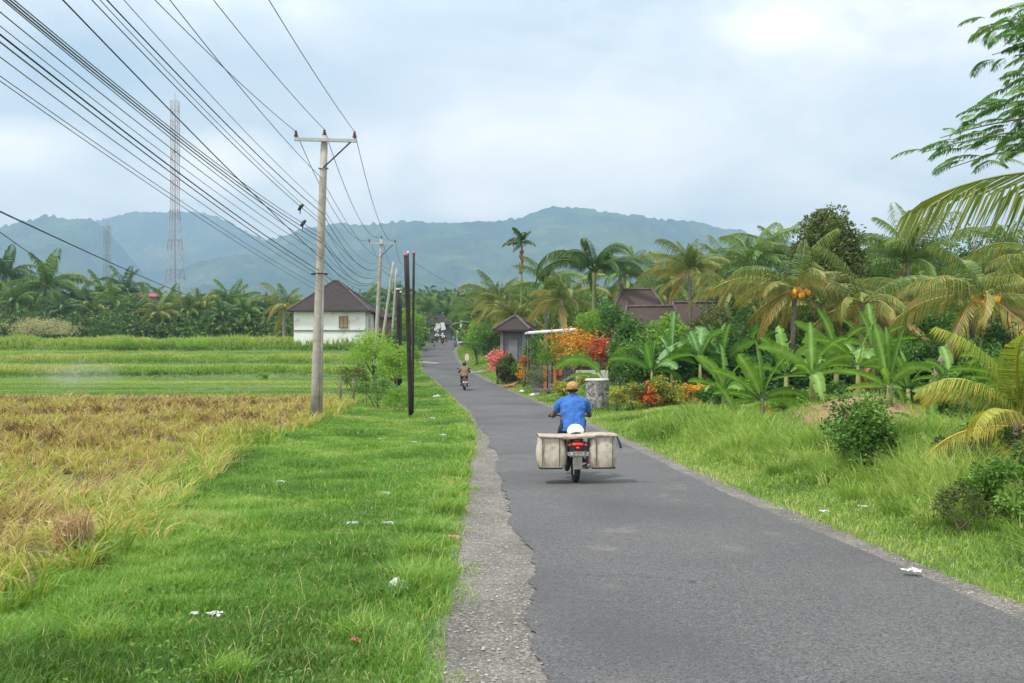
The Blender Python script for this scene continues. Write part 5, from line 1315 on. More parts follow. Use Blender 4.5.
# ------------------------------------------------------------------ buildings
def uvq(me):
    """planar uv per face for tiles"""
    uv = me.uv_layers.new(name='UVMap')
    for p in me.polygons:
        n = p.normal; h = Vector((-n.y, n.x, 0))
        if h.length < 1e-3: h = Vector((1, 0, 0))
        h.normalize(); v = n.cross(h)
        for li in p.loop_indices:
            c = me.vertices[me.loops[li].vertex_index].co
            uv.data[li].uv = (c.dot(h), c.dot(v))
def hip_roof(root, w, dp, h, z, ridge_len, over, mat, cx=0, cy=0, thick=.12, name='roof', axis='x'):
    W_, D_ = w/2+over, dp/2+over; r_ = ridge_len/2
    rp = [(-r_, 0), (r_, 0)] if axis == 'x' else [(0, -r_), (0, r_)]
    v = [(-W_, -D_, z), (W_, -D_, z), (W_, D_, z), (-W_, D_, z), (rp[0][0], rp[0][1], z+h), (rp[1][0], rp[1][1], z+h)]
    v += [(a, b, c-thick) for a, b, c in v[:4]]
    v = np.array(v)+np.array([cx, cy, 0])
    mb = MB()
    if axis == 'x':
        q = [[0, 1, 5, 4], [2, 3, 4, 5]]; t = [[1, 2, 5], [3, 0, 4]]
    else:
        q = [[1, 2, 5, 4], [3, 0, 4, 5]]; t = [[0, 1, 4], [2, 3, 5]]
    q += [[0, 6, 7, 1], [1, 7, 8, 2], [2, 8, 9, 3], [3, 9, 6, 0], [6, 9, 8, 7]]
    mb.add(v, q=q, t=t); o = mb.build(name, M[mat], root); uvq(o.data)
    mb = MB(); P = [Vector(p) for p in v[:6]]
    es = [(4, 5), (0, 4), (3, 4), (1, 5), (2, 5)] if axis == 'x' else [(4, 5), (0, 4), (1, 4), (2, 5), (3, 5)]
    for a, b in es:
        if (P[a]-P[b]).length > .05: mb.tube([P[a]+Vector((0, 0, .03)), P[b]+Vector((0, 0, .05))], .09, 6)
    mb.build('ridge_tiles', M['ridge'], o)
    return o
M['ridge'] = solid('ridge_tile', [(.3, (.07, .055, .05)), (.7, (.14, .115, .105))], .9, 3)
def house(px, d, w, dp, wall_h, roof_h, label, wall='white_wall', roof='tile_dark', over=.5, ridge_len=None, rz=0, base_z=None, axis='x', name='house'):
    b = gp(px, d)
    if base_z is not None: b.z = base_z
    root = empty(name, b, rz); tag(root, label, 'house')
    mb = MB(); mb.box((0, 0, wall_h/2), (w, dp, wall_h)); o = mb.build('wall', M[wall], root)
    if wall == 'brickgrey': uvq(o.data)
    hip_roof(root, w, dp, roof_h, wall_h+.005, ridge_len if ridge_len is not None else w*.4, over, roof, axis=axis)
    return root
s_ = 98/F
hb = at(329, 338, 98)
# white house
wh = empty('house', (hb.x, 102, at(329, 345, 98).z-1.05), R(0)); tag(wh, 'white walled house with dark hipped tile roof beyond the rice terraces', 'house')
zb = 0; zeave = at(0, 310.5, 98).z-wh.location.z; zpk = at(0, 281, 102).z-wh.location.z
mb = MB(); mb.box((0, 0, zeave/2), (7.4, 7.4, zeave)); mb.build('wall', M['white_wall'], wh)
hip_roof(wh, 7.4, 7.4, zpk-zeave, zeave+.01, .5, .55, 'tile_dark')
mb = MB(); z_ = at(0, 330.5, 98).z-wh.location.z; mb.box((0, -3.72, z_), (7.5, .12, .14)); mb.build('plinth_band', M['band'], wh)
fx = (343-329)*s_
wn = None
mb = MB(); mb.box((fx, -3.73, at(0, 322, 98).z-wh.location.z), (.95, .10, 1.22)); wn = mb.build('window', M['white_wall'], wh)
mb = MB()
for sx_ in (-.2, .2): mb.box((fx+sx_, -3.80, at(0, 322, 98).z-wh.location.z), (.36, .05, 1.06))
mb.build('shutter', M['tan_shutter'], wn)
mb = MB()
for sx_ in (-.43, 0, .43): mb.box((fx+sx_, -3.82, at(0, 322, 98).z-wh.location.z), (.06, .06, 1.16))
for sz_ in (-.57, .57): mb.box((fx, -3.82, at(0, 322, 98).z-wh.location.z+sz_), (.92, .06, .07))
mb.build('frame', M['brownwood'], wn)
mb = MB(); mb.box((4.05, -3.2, zeave/2), (.22, .22, zeave)); mb.build('post', M['concrete'], wh)
mb = MB(); mb.box((3.9, 3.1, zeave/2), (.22, .22, zeave)); mb.build('post', M['concrete'], wh)
# small dark outbuilding right of it
ob = house(378, 106, 2.6, 3, 2.6, .9, 'small dark shed close behind the right side of the white house', 'brownwood', 'tile_dark', .3, base_z=at(378, 341, 106).z)
# red roof in left tree line
rr = empty('house', (at(153, 300, 158).x, 158, Gz(at(153, 300, 158).x, 158))); tag(rr, 'house with a bright red roof hidden among the left palms', 'house')
zz = at(0, 297, 158).z-rr.location.z
mb = MB(); mb.box((0, 0, zz/2), (2.6, 4, zz)); mb.build('wall', M['stonedark'], rr)
hip_roof(rr, 2.8, 4, .75, zz+.01, 1.2, .15, 'redroof')
# tiled compound on right
def tiled(px0, px1, ye, yr, d, dp, rl, label, axis='x', rz=0, roof='tile_brown'):
    c = at((px0+px1)/2, ye, d); w = (px1-px0)/F*d
    root = empty('tiled_house', (c.x, d+dp/2, Gz(c.x, d)), rz); tag(root, label, 'house', None)
    ze = c.z-root.location.z; zr_ = at(0, yr, d+dp/2).z-root.location.z
    mb = MB(); mb.box((0, 0, ze/2), (w-.9, dp-.9, ze)); o = mb.build('wall', M['brickgrey'], root); uvq(o.data)
    hip_roof(root, w-.9, dp-.9, zr_-ze, ze+.005, rl, .45, roof, axis=axis)
    mb = MB(); mb.tube([(-rl/2 if axis == 'x' else 0, 0, zr_-.05), (-rl/2 if axis == 'x' else 0, 0, zr_+.4)], [.13, .04], 6)
    mb.build('finial', M['ridge'], root)
    return root
tiled(613, 674, 318, 290, 57, 6, 1.9, 'highest brown tiled house roof of the compound', 'x', R(-4))
tiled(622, 690, 335, 307, 51, 4.0, 2.6, 'wide lower brown tiled roof in front of the highest one', 'x', R(-4))
tiled(666, 745, 340, 303, 54, 5.5, 2.8, 'brown tiled house roof on the right of the compound under the palms', 'x', R(6))
tiled(594, 634, 354, 340, 53, 3.4, 1.6, 'low dark tiled roof behind the round green trees', 'x', 0, 'tile_dark')
# gatehouse
gb = gp(515.5, 61); gh = empty('gatehouse', gb, R(-12)); tag(gh, 'little grey gatehouse with a pyramid tile roof beside the road', 'gatehouse')
ze = at(0, 330, 61).z-gb.z; zp = at(0, 317, 61).z-gb.z
mb = MB(); mb.box((0, 0, ze/2), (1.5, 1.5, ze)); o = mb.build('wall', M['brickgrey'], gh); uvq(o.data)
hip_roof(gh, 1.5, 1.5, zp-ze, ze+.01, .2, .45, 'tile_dark')
mb = MB()
for sx_ in (-.72, .72): mb.box((sx_, -.75, ze/2), (.2, .2, ze-.02))
mb.build('corner_pillar', M['band'], gh)
mb = MB(); mb.box((.0, -.77, ze*.45), (.6, .06, ze*.7)); mb.build('door', M['band'], gh)
mb = MB(); mb.tube([(0, 0, zp), (0, 0, zp+.35)], [.12, .03], 6); mb.build('finial', M['ridge'], gh)
# end of road dark building
eb = gp(437, 160); er = empty('house', eb); tag(er, 'dark roofed building beyond the riders at the road end', 'house')
mb = MB(); mb.box((0, 0, 1.3), (5, 4, 2.6)); o = mb.build('wall', M['brickgrey'], er); uvq(o.data)
hip_roof(er, 5, 4, 1.6, 2.61, 2, .5, 'tile_dark')
# garden wall with orange pillars
gw = empty('garden_wall', gp(566, 50)); tag(gw, 'grey block garden wall with orange brick pillars beside the road', 'wall')
Lw = 3.6; hw = 1.15
mb = MB(); mb.box((0, 0, hw/2), (Lw, .18, hw)); o = mb.build('wall_panel', M['brickgrey'], gw); uvq(o.data)
mb = MB(); mb.box((0, 0, hw+.04), (Lw+.05, .28, .08)); mb.build('coping', M['stonedark'], gw)
for px_, mt in ((545, 'brickorange'), (549.5, 'band'), (554.5, 'brickorange')):
    mb = MB(); mb.box(((px_-566)/F*50, -.14, .6), (.17, .2, 1.2)); mb.build('pillar', M[mt], gw)
mb = MB(); mb.box((-.45, -.11, .9), (.5, .06, .35)); mb.build('brick_panel', M['brickorange'], gw)
gw2 = empty('garden_wall', gp(592, 47), R(8)); tag(gw2, 'pale low wall stretch half hidden behind the stone stump', 'wall')
mb = MB(); mb.box((0, 0, .5), (1.6, .18, 1.0)); mb.build('wall_panel', M['stonewhite'], gw2)
# white metal roof shed
sh = empty('shed', gp(551, 52), R(-6)); tag(sh, 'open shed with a thin white metal roof behind the garden wall', 'shed')
zt_ = at(0, 331, 52).z-sh.location.z
mb = MB(); mb.box((0, 0, zt_), (2.7, 2.2, .07), rot=Matrix.Rotation(R(-4), 3, 'Y')@Matrix.Rotation(R(3), 3, 'X')); mb.build('roof', M['sheet'], sh)
for a, b in ((-1.2, -.9), (1.2, -.9), (-1.2, .9), (1.2, .9)):
    mb = MB(); mb.tube([(a, b, 0), (a, b, zt_-.02)], .03, 6); mb.build('post', M['stonedark'], sh)
# stone bench, kerb stones
mb = MB(); mb.box((0, 0, .22), (1.6, .4, .12)); bn = empty('stone_bench', gp(549, 46.5), R(5)); tag(bn, 'low dark stone bench slab at the foot of the garden wall', 'bench')
mb.build('seat', M['stonedark'], bn)
for a in (-.6, 0, .6):
    mb = MB(); mb.box((a, 0, .09), (.2, .32, .16)); mb.build('leg', M['stonewhite'] if a < 0 else M['stonedark'], bn)
def rock(px, d, s, label, mat='stonewhite', seed=0):
    rng = np.random.RandomState(seed); mb = MB(); mb.ball((0, 0, 0), (s, s*.8, s*.6), 10, 7)
    mb.v[0] = mb.v[0]*(1+.25*(rng.rand(len(mb.v[0]), 1)-.5)).astype(np.float32)
    o = mb.build('rock', M[mat], None, True); o.location = gp(px, d, s*.3); tag(o, label, 'rock'); return o
rock(522, 51, .15, 'white stone at the foot of the gatehouse shrubs', seed=1)
rock(533, 47, .17, 'white painted stone beside the stone bench', seed=2)
rock(505, 56, .20, 'small grey stone at the grass edge left of the shrubs', 'stonedark', 3)
# stone stump (big cylindrical weathered block)
st = empty('stone_stump', gp(597, 36.4, -.05)); tag(st, 'weathered grey concrete drum standing in the grass right of the rider', 'stone drum')
n = 28; rng = np.random.RandomState(4); rows_ = 12; V = []
for i in range(rows_+1):
    t = i/rows_; 
    for j in range(n):
        a = 2*PI*j/n; r_ = .46*(1+.04*math.sin(3*a+1)+.035*(rng.rand()-.5))*(1-.05*t)
        if .45 < t < .55: r_ *= .97
        V.append((r_*math.cos(a), r_*math.sin(a), t*1.08))
q = [[i*n+j, i*n+(j+1) % n, (i+1)*n+(j+1) % n, (i+1)*n+j] for i in range(rows_) for j in range(n)]
mb = MB(); mb.add(V, q=q); mb.build('drum_body', M['rock'], st, True)
mb = MB(); mb.tube([(0, 0, 1.07), (0, 0, 1.09), (0, 0, 1.14), (0, 0, 1.15)], [.43, .465, .465, .44], 28); mb.build('cap_slab', M['stonewhite'], st, False)
# signs
def sign(px, d, h, w_, hh, label, mat='signpink', cat='road sign'):
    b = gp(px, d, -.02); root = empty('road_sign', b); tag(root, label, cat)
    mb = MB(); mb.tube([(0, 0, 0), (0, 0, h)], .03, 7); mb.build('post', M['galv'], root)
    mb = MB(); mb.disc((0, 0, 0), (0, 1, 0), 1.0, .03/max(w_, .01)*1.0, 22)
    v = mb.v[0]; v[:, 0] *= w_; v[:, 2] *= hh; v[:, 1] *= w_
    v[:, 1] -= .05; v[:, 2] += h
    mb.build('sign_plate', M[mat], root); return root
sign(467, 71, 1.45, .16, .28, 'faded pink oval sign on a thin post at the side path')
sign(457, 133, 1.7, .22, .32, 'faded pink sign on a post beside the far riders')
b = gp(461, 125, -.02); root = empty('road_sign', b); tag(root, 'narrow white board on a tall post right of the far riders', 'road sign')
mb = MB(); mb.tube([(0, 0, 0), (0, 0, 3.6)], .05, 7); mb.build('post', M['galv'], root)
mb = MB(); mb.box((0, -.07, 3.0), (.28, .04, .8)); mb.build('sign_plate', M['white_cloth'], root)
for i_, (px, d, hh, rz_, lb) in enumerate([(431, 150, 2.9, 20, 'white cloth banner leaning beside the far road, left one'), (445, 150, 3.2, -15, 'white cloth banner upright beside the far road, right one')]):
    b = gp(px, d, -.02); root = empty('banner', b, 0); tag(root, lb, 'banner', 'white banners')
    mb = MB(); mb.tube([(0, 0, 0), (math.sin(R(rz_))*hh, 0, hh)], .05, 6); mb.build('pole', M['brownwood'], root)
    mb = MB(); mb.box((math.sin(R(rz_))*hh*.75+.25, -.02, hh*.75), (.75, .03, 1.2), rot=Matrix.Rotation(R(rz_), 3, 'Y')); mb.build('cloth', M['white_cloth'], root)
# ------------------------------------------------------------------ motorcycles and people
def ellip(mb, c, r, rot=None, n=14, k=9, **kw): return mb.ball(c, r, n, k, rot=rot, **kw)
def text_mesh(txt, size, mat, parent, loc, rot, name, depth=.002):
    cu = bpy.data.curves.new(name, 'FONT'); cu.body = txt; cu.size = size; cu.extrude = depth; cu.align_x = 'CENTER'; cu.align_y = 'CENTER'
    o = bpy.data.objects.new(name+'_tmp', cu); COL.objects.link(o)
    dg = bpy.context.evaluated_depsgraph_get(); me = bpy.data.meshes.new_from_object(o.evaluated_get(dg))
    bpy.data.objects.remove(o); me.materials.clear(); me.materials.append(mat)
    ob = bpy.data.objects.new(name, me); COL.objects.link(ob); ob.parent = parent; ob.location = loc; ob.rotation_euler = rot
    return ob
def motorcycle(loc, rz, label, paint='redpaint', plate='plate', ptext=None, mirrors=True):
    root = empty('motorcycle', loc, rz); tag(root, label, 'motorcycle')
    for yy, nm, tw in ((0, 'rear_wheel', .045), (1.24, 'front_wheel', .036)):
        mb = MB(); mb.disc((0, yy, .29), (1, 0, 0), .05, .12, 14); w_ = mb.build(nm, M['engine'], root)
        mb = MB(); mb.torus((0, yy, .29), (1, 0, 0), .245, tw, 30, 9, sx=1.1); mb.build('tyre', M['rubber'], w_, True)
        mb = MB(); mb.torus((0, yy, .29), (1, 0, 0), .205, .014, 28, 6, sx=1.6)
        for k in range(14):
            a = k*2*PI/14; mb.tube([(.03*(-1)**k, yy+.04*math.cos(a), .29+.04*math.sin(a)), (0, yy+.2*math.cos(a+.25), .29+.2*math.sin(a+.25))], .003, 4)
        mb.build('rim', M['chrome'], w_, True)
    mb = MB()
    mb.tube([(0, 1.05, .86), (0, .85, .62), (0, .55, .45), (0, .2, .5), (0, -.12, .66)], [.035, .045, .04, .035, .03], 8)
    for s in (-1, 1):
        mb.tube([(s*.09, 0, .29), (s*.09, .25, .33), (s*.07, .5, .4)], .022, 7)
        mb.tube([(s*.10, .0, .31), (s*.10, .10, .64)], .026, 8)
        mb.tube([(s*.065, 1.24, .29), (s*.065, 1.12, .62), (s*.05, 1.03, .9)], .022, 7)
    mb.build('frame', M['blackplastic'], root, True)
    mb = MB(); ellip(mb, (0, .55, .33), (.13, .2, .12)); mb.box((0, .45, .27), (.28, .24, .12)); mb.tube([(0, .62, .38), (0, .82, .42)], [.08, .07], 10)
    mb.build('engine', M['engine'], root, True)
    mb = MB(); mb.tube([(.1, .6, .24), (.16, .3, .2), (.18, .0, .25), (.19, -.22, .30)], [.022, .028, .045, .045], 10); mb.build('exhaust', M['chrome'], root, True)
    mb = MB()
    mb.tube([(0, .95, .55), (0, .6, .60), (0, .2, .64), (0, -.12, .67), (0, -.24, .68)], [.07, .10, .13, .11, .06], 12); mb.v[-1][:, 0] *= .9
    for s in (-1, 1):
        mb.add([(s*.06, 1.02, .85), (s*.15, .95, .62), (s*.14, .86, .38), (s*.05, .98, .45), (s*.08, .9, .84), (s*.14, .88, .62), (s*.13, .8, .38)], q=[[0, 1, 2, 3], [0, 4, 5, 1], [1, 5, 6, 2]])
    mb.build('body_panel', M[paint], root, True)
    mb = MB(); mb.tube([(0, .72, .73), (0, .6, .765), (0, .3, .775), (0, .0, .785), (0, -.16, .78)], [.06, .11, .13, .12, .07], 12)
    v = mb.v[0]; v[:, 2] = .77+(v[:, 2]-.77)*.42; mb.build('seat', M['blackplastic'], root, True)
    # rear mudguard, tail light, plate
    mb = MB(); V = []
    for i in range(12):
        a = R(150-i*14); 
        a = R(62+i*11)   # arc behind the wheel
        for s in (-.072, -.055, .055, .072):
            rr_ = .305-(0.02 if abs(s) > .06 else 0)
            V.append((s, rr_*math.cos(a)*1.0-0.0, .29+rr_*math.sin(a)))
    q = [[i*4+j, i*4+j+1, i*4+4+j+1, i*4+4+j] for i in range(11) for j in range(3)]
    mb.add(V, q=q); mb.box((0, -.325, .38), (.13, .015, .28), rot=Matrix.Rotation(R(12), 3, 'X')); mb.build('rear_mudguard', M['fender'], root)
    mb = MB(); V = []
    for i in range(9):
        a = R(30+i*14)
        for s in (-.06, 0, .06): V.append((s, 1.24+.29*math.cos(a), .29+.29*math.sin(a)+(.012 if s == 0 else 0)))
    mb.add(V, q=[[i*3+j, i*3+j+1, i*3+3+j+1, i*3+3+j] for i in range(8) for j in range(2)]); mb.build('front_mudguard', M[paint], root, True)
    mb = MB(); mb.box((0, -.26, .60), (.27, .14, .13)); tl = mb.build('tail_panel', M['blackplastic'], root)
    mb = MB(); ellip(mb, (0, -.325, .625), (.105, .035, .035)); mb.build('tail_light', M['lens'], root, True)
    mb = MB(); ellip(mb, (0, -.335, .575), (.035, .03, .028)); mb.build('reflector', M['lens'], root, True)
    for s in (-1, 1):
        mb = MB(); ellip(mb, (s*.125, -.315, .615), (.03, .03, .026)); mb.build('turn_signal', M['amber'] if plate != 'plate' else M['redpaint'], root, True)
    mb = MB(); mb.box((0, -.345, .485), (.26, .008, .085), rot=Matrix.Rotation(R(-8), 3, 'X')); pl = mb.build('license_plate', M[plate], root)
    if ptext: text_mesh(ptext, .072, M['plateink'] if plate == 'plate' else M['eye'], pl, (0, -.352, .485), (R(82), 0, 0), 'plate_text')
    # handlebar
    mb = MB(); mb.tube([(-.33, .86, .985), (-.22, .92, 1.0), (-.08, .98, .96), (.08, .98, .96), (.22, .92, 1.0), (.33, .86, .985)], .014, 7); hb_ = mb.build('handlebar', M['blackplastic'], root, True)
    for s in (-1, 1):
        mb = MB(); mb.tube([(s*.22, .915, .998), (s*.345, .85, .984)], .02, 8); mb.build('grip', M['rubber'], hb_, True)
    mb = MB(); ellip(mb, (0, 1.06, .93), (.14, .10, .11)); cw_ = mb.build('headlight_cowl', M[paint], root, True)
    mb = MB(); ellip(mb, (0, 1.14, .93), (.09, .04, .07)); mb.build('headlight', M['chrome'], root, True)
    for s in ((-1, 1) if mirrors else ()):
        mb = MB(); mb.tube([(s*.24, .92, 1.0), (s*.30, .9, 1.16)], .008, 5); ellip(mb, (s*.33, .9, 1.19), (.065, .015, .045)); mb.build('mirror', M['blackplastic'], root, True)
    mb = MB(); mb.tube([(-.26, .5, .26), (.26, .5, .26)], .016, 6); mb.tube([(-.10, .25, .30), (-.24, .22, .29)], .014, 6); mb.tube([(.10, .25, .30), (.24, .22, .29)], .014, 6); mb.build('footrest', M['rubber'], root)
    mb = MB(); mb.box((-.115, .3, .31), (.03, .5, .1)); mb.build('chain_cover', M['blackplastic'], root)
    return root

def skin_mesh(joints, edges, root_v, subd=2):
    names = list(joints); idx = {n: i for i, n in enumerate(names)}
    me = bpy.data.meshes.new('sk'); me.from_pydata([joints[n][:3] for n in names], [(idx[a], idx[b]) for a, b in edges], [])
    o = bpy.data.objects.new('sk_tmp', me); COL.objects.link(o)
    sm = o.modifiers.new('skin', 'SKIN')
    sk = me.skin_vertices[0].data
    for n in names:
        r_ = joints[n][3]; r2 = joints[n][4] if len(joints[n]) > 4 else r_
        sk[idx[n]].radius = (r_, r2); sk[idx[n]].use_root = (n == root_v)
    ss = o.modifiers.new('sub', 'SUBSURF'); ss.levels = subd; ss.render_levels = subd
    dg = bpy.context.evaluated_depsgraph_get(); out_ = bpy.data.meshes.new_from_object(o.evaluated_get(dg))
    bpy.data.objects.remove(o)
    for p in out_.polygons: p.use_smooth = True
    return out_
def mesh_arrays(me):
    v = np.zeros(len(me.vertices)*3, np.float32); me.vertices.foreach_get('co', v); v = v.reshape(-1, 3)
    q = [list(p.vertices) for p in me.polygons if len(p.vertices) == 4]; t = [list(p.vertices) for p in me.polygons if len(p.vertices) == 3]
    return v, q, t
def rider(loc, rz, label, shirt, trousers, headgear, lift=0.0, sleeves='short', cat='person'):
    """seated on a motorcycle, local frame = the motorcycle's"""
    root = empty('person', loc, rz); tag(root, label, cat)
    J = {'pel': (0, .30, .86, .125, .10), 'waist': (0, .31, 1.02, .11, .085), 'chest': (0, .355, 1.15, .12, .085), 'upch': (0, .385, 1.24, .085, .06), 'neck': (0, .40, 1.345, .052), 'neck2': (0, .415, 1.39, .05),
         'head': (0, .425, 1.45, .075, .085), 'crown': (0, .425, 1.51, .06, .07)}
    Ed = [('pel', 'waist'), ('waist', 'chest'), ('chest', 'upch'), ('upch', 'neck'), ('neck', 'neck2'), ('neck2', 'head'), ('head', 'crown')]
    for s, t in ((-1, 'l'), (1, 'r')):
        J['sh'+t] = (s*.17, .395, 1.235, .052); J['ua'+t] = (s*.255, .44, 1.14, .05); J['el'+t] = (s*.30, .54, 1.01, .041); J['fa'+t] = (s*.30, .68, 1.0, .038)
        J['wr'+t] = (s*.285, .80, 1.005, .027); J['pm'+t] = (s*.285, .862, 1.012, .036, .022)
        J['hp'+t] = (s*.11, .36, .85, .095); J['th'+t] = (s*.13, .56, .80, .075); J['kn'+t] = (s*.145, .76, .70, .056); J['ca'+t] = (s*.155, .66, .52, .052); J['an'+t] = (s*.18, .54, .34, .035)
        J['he'+t] = (s*.185, .50, .30, .034); J['to'+t] = (s*.20, .68, .295, .032)
        Ed += [('upch', 'sh'+t), ('sh'+t, 'ua'+t), ('ua'+t, 'el'+t), ('el'+t, 'fa'+t), ('fa'+t, 'wr'+t), ('wr'+t, 'pm'+t), ('pel', 'hp'+t), ('hp'+t, 'th'+t), ('th'+t, 'kn'+t), ('kn'+t, 'ca'+t), ('ca'+t, 'an'+t), ('an'+t, 'he'+t), ('an'+t, 'to'+t)]
    me = skin_mesh(J, Ed, 'pel'); v, q, t = mesh_arrays(me)
    mb = MB(); mb.add(v, q=q, t=t)
    # face, ears and fingers are one mesh with the body
    mb.tube([(0, .505, 1.455), (0, .527, 1.43), (0, .505, 1.42)], [.008, .014, .008], 6)
    for s in (-1, 1):
        ellip(mb, (s*.082, .42, 1.445), (.013, .022, .032), n=8, k=6)
        for k in range(4):
            xx = s*(.255+.020*k); ln = (.016, .022, .02, .012)[k]
            mb.tube([(xx, .865, 1.022), (xx, .893+ln*.3, 1.014), (xx, .905, .99), (xx, .890, .968), (xx, .868, .966)], [.0095, .009, .0085, .008, .006], 6)
        mb.tube([(s*.25, .83, 1.0), (s*.232, .852, .985), (s*.236, .872, .972)], [.012, .010, .008], 6)
    mb.build('body', M['skin'], root, True)
    mb = MB()
    for s in (-1, 1): ellip(mb, (s*.032, .503, 1.465), (.012, .008, .008), n=8, k=5)
    mb.build('eyes', M['eye'], root, True)
    # shirt: looser torso and sleeves
    mb = MB(); n = 26; V = []
    prof = [(.79, .185, .150, .27), (.85, .192, .150, .275), (.95, .188, .135, .295), (1.04, .192, .130, .315), (1.13, .205, .130, .34), (1.20, .212, .126, .36), (1.26, .198, .112, .38), (1.30, .165, .096, .39), (1.33, .11, .078, .397), (1.355, .07, .066, .40)]
    for (z_, w_, d_, y_) in prof:
        for j in range(n):
            a_ = 2*PI*j/n; e_ = .8; V.append((w_*math.copysign(abs(math.cos(a_))**e_, math.cos(a_)), y_+d_*math.copysign(abs(math.sin(a_))**e_, math.sin(a_)), z_))
    mb.add(V, q=[[i*n+j, i*n+(j+1) % n, (i+1)*n+(j+1) % n, (i+1)*n+j] for i in range(len(prof)-1) for j in range(n)])
    for s in (-1, 1):
        sp_ = [(s*.12, .385, 1.245), (s*.17, .39, 1.25), (s*.215, .41, 1.205), (s*.243, .435, 1.145), (s*.262, .46, 1.10)]; sr_ = [.07, .080, .076, .070, .066]
        if sleeves != 'short': sp_ += [(s*.305, .56, 1.0), (s*.305, .68, .995), (s*.288, .79, 1.003)]; sr_ += [.062, .052, .042]
        mb.tube(sp_, sr_, 14, False)
    o = mb.build('shirt', M[shirt], root, True)
    sb_ = o.modifiers.new('sub', 'SUBSURF'); sb_.levels = 2; sb_.render_levels = 2
    dm = bpy.data.textures.new('fold', 'CLOUDS'); dm.noise_scale = .07
    mod = o.modifiers.new('folds', 'DISPLACE'); mod.texture = dm; mod.strength = .034; mod.mid_level = .5
    # collar
    mb = MB(); mb.torus((0, .395, 1.365), (0, -.25, 1), .062, .012, 18, 6); mb.build('collar', M[shirt], o, True)
    # trousers
    Jt = {'pel': (0, .30, .86, .15, .12)}; Et = []
    for s, t in ((-1, 'l'), (1, 'r')):
        for k, rr_ in (('hp', .108), ('th', .092), ('kn', .075), ('ca', .068)): Jt[k+t] = (*J[k+t][:3], rr_)
        Jt['an'+t] = (s*.18, .565, .385, .055)
        Et += [('pel', 'hp'+t), ('hp'+t, 'th'+t), ('th'+t, 'kn'+t), ('kn'+t, 'ca'+t), ('ca'+t, 'an'+t)]
    me = skin_mesh(Jt, Et, 'pel'); me.materials.clear(); me.materials.append(M[trousers])
    o = bpy.data.objects.new('trousers', me); COL.objects.link(o); o.parent = root
    for s in (-1, 1):
        mb = MB(); ellip(mb, (s*.195, .60, .285), (.05, .14, .035)); mb.build('shoe', M['rubber'], root, True)
    # hair and headgear
    mb = MB(); ellip(mb, (0, .412, 1.46), (.088, .098, .10), zmin=-.55); mb.build('hair', M['hair'], root, True)
    if headgear == 'cap':
        mb = MB(); ellip(mb, (0, .42, 1.49), (.098, .112, .088), zmin=-.25, n=20, k=10)
        mb.tube([(0, .42, 1.47), (0, .42, 1.455)], [.104, .106], 20, False)
        v = []; 
        for i in range(9):
            a = R(20+i*17.5); v += [(.098*math.cos(a), .42+.108*math.sin(a), 1.478), (.10*math.cos(a), .42+.108*math.sin(a)+.085*math.sin(a)**.8, 1.462)]
        mb.add(v, q=[[2*i, 2*i+2, 2*i+3, 2*i+1] for i in range(8)])
        mb.build('cap', M['cap'], root, True)
    else:
        mb = MB(); ellip(mb, (0, .425, 1.475), (.125, .14, .13), zmin=-.6, n=20, k=12)
        mb.tube([(0, .425, 1.41), (0, .425, 1.395)], [.104, .10], 20, False)
        v = []
        for i in range(9):
            a = R(20+i*17.5); v += [(.12*math.cos(a), .42+.13*math.sin(a), 1.50), (.12*math.cos(a), .42+.13*math.sin(a)+.06*math.sin(a), 1.47)]
        mb.add(v, q=[[2*i, 2*i+2, 2*i+3, 2*i+1] for i in range(8)])
        mb.build('helmet', M[headgear], root, True)
    return root
def rloc(px, d): 
    x = (px-512)/F*d; return (x, d, float(road_z(np.array([x]), np.array([d]))[0]))
bl_ = rloc(575.5, 15.0); brz = R(3)
motorcycle(bl_, brz, 'motorcycle carrying wide panniers, ridden away on the near road', 'redpaint', 'plate', 'DK 3455 Z', False)
rider(bl_, brz, 'rider in a blue shirt and straw coloured cap with pannier baskets', 'shirt_blue', 'trousers', 'cap')
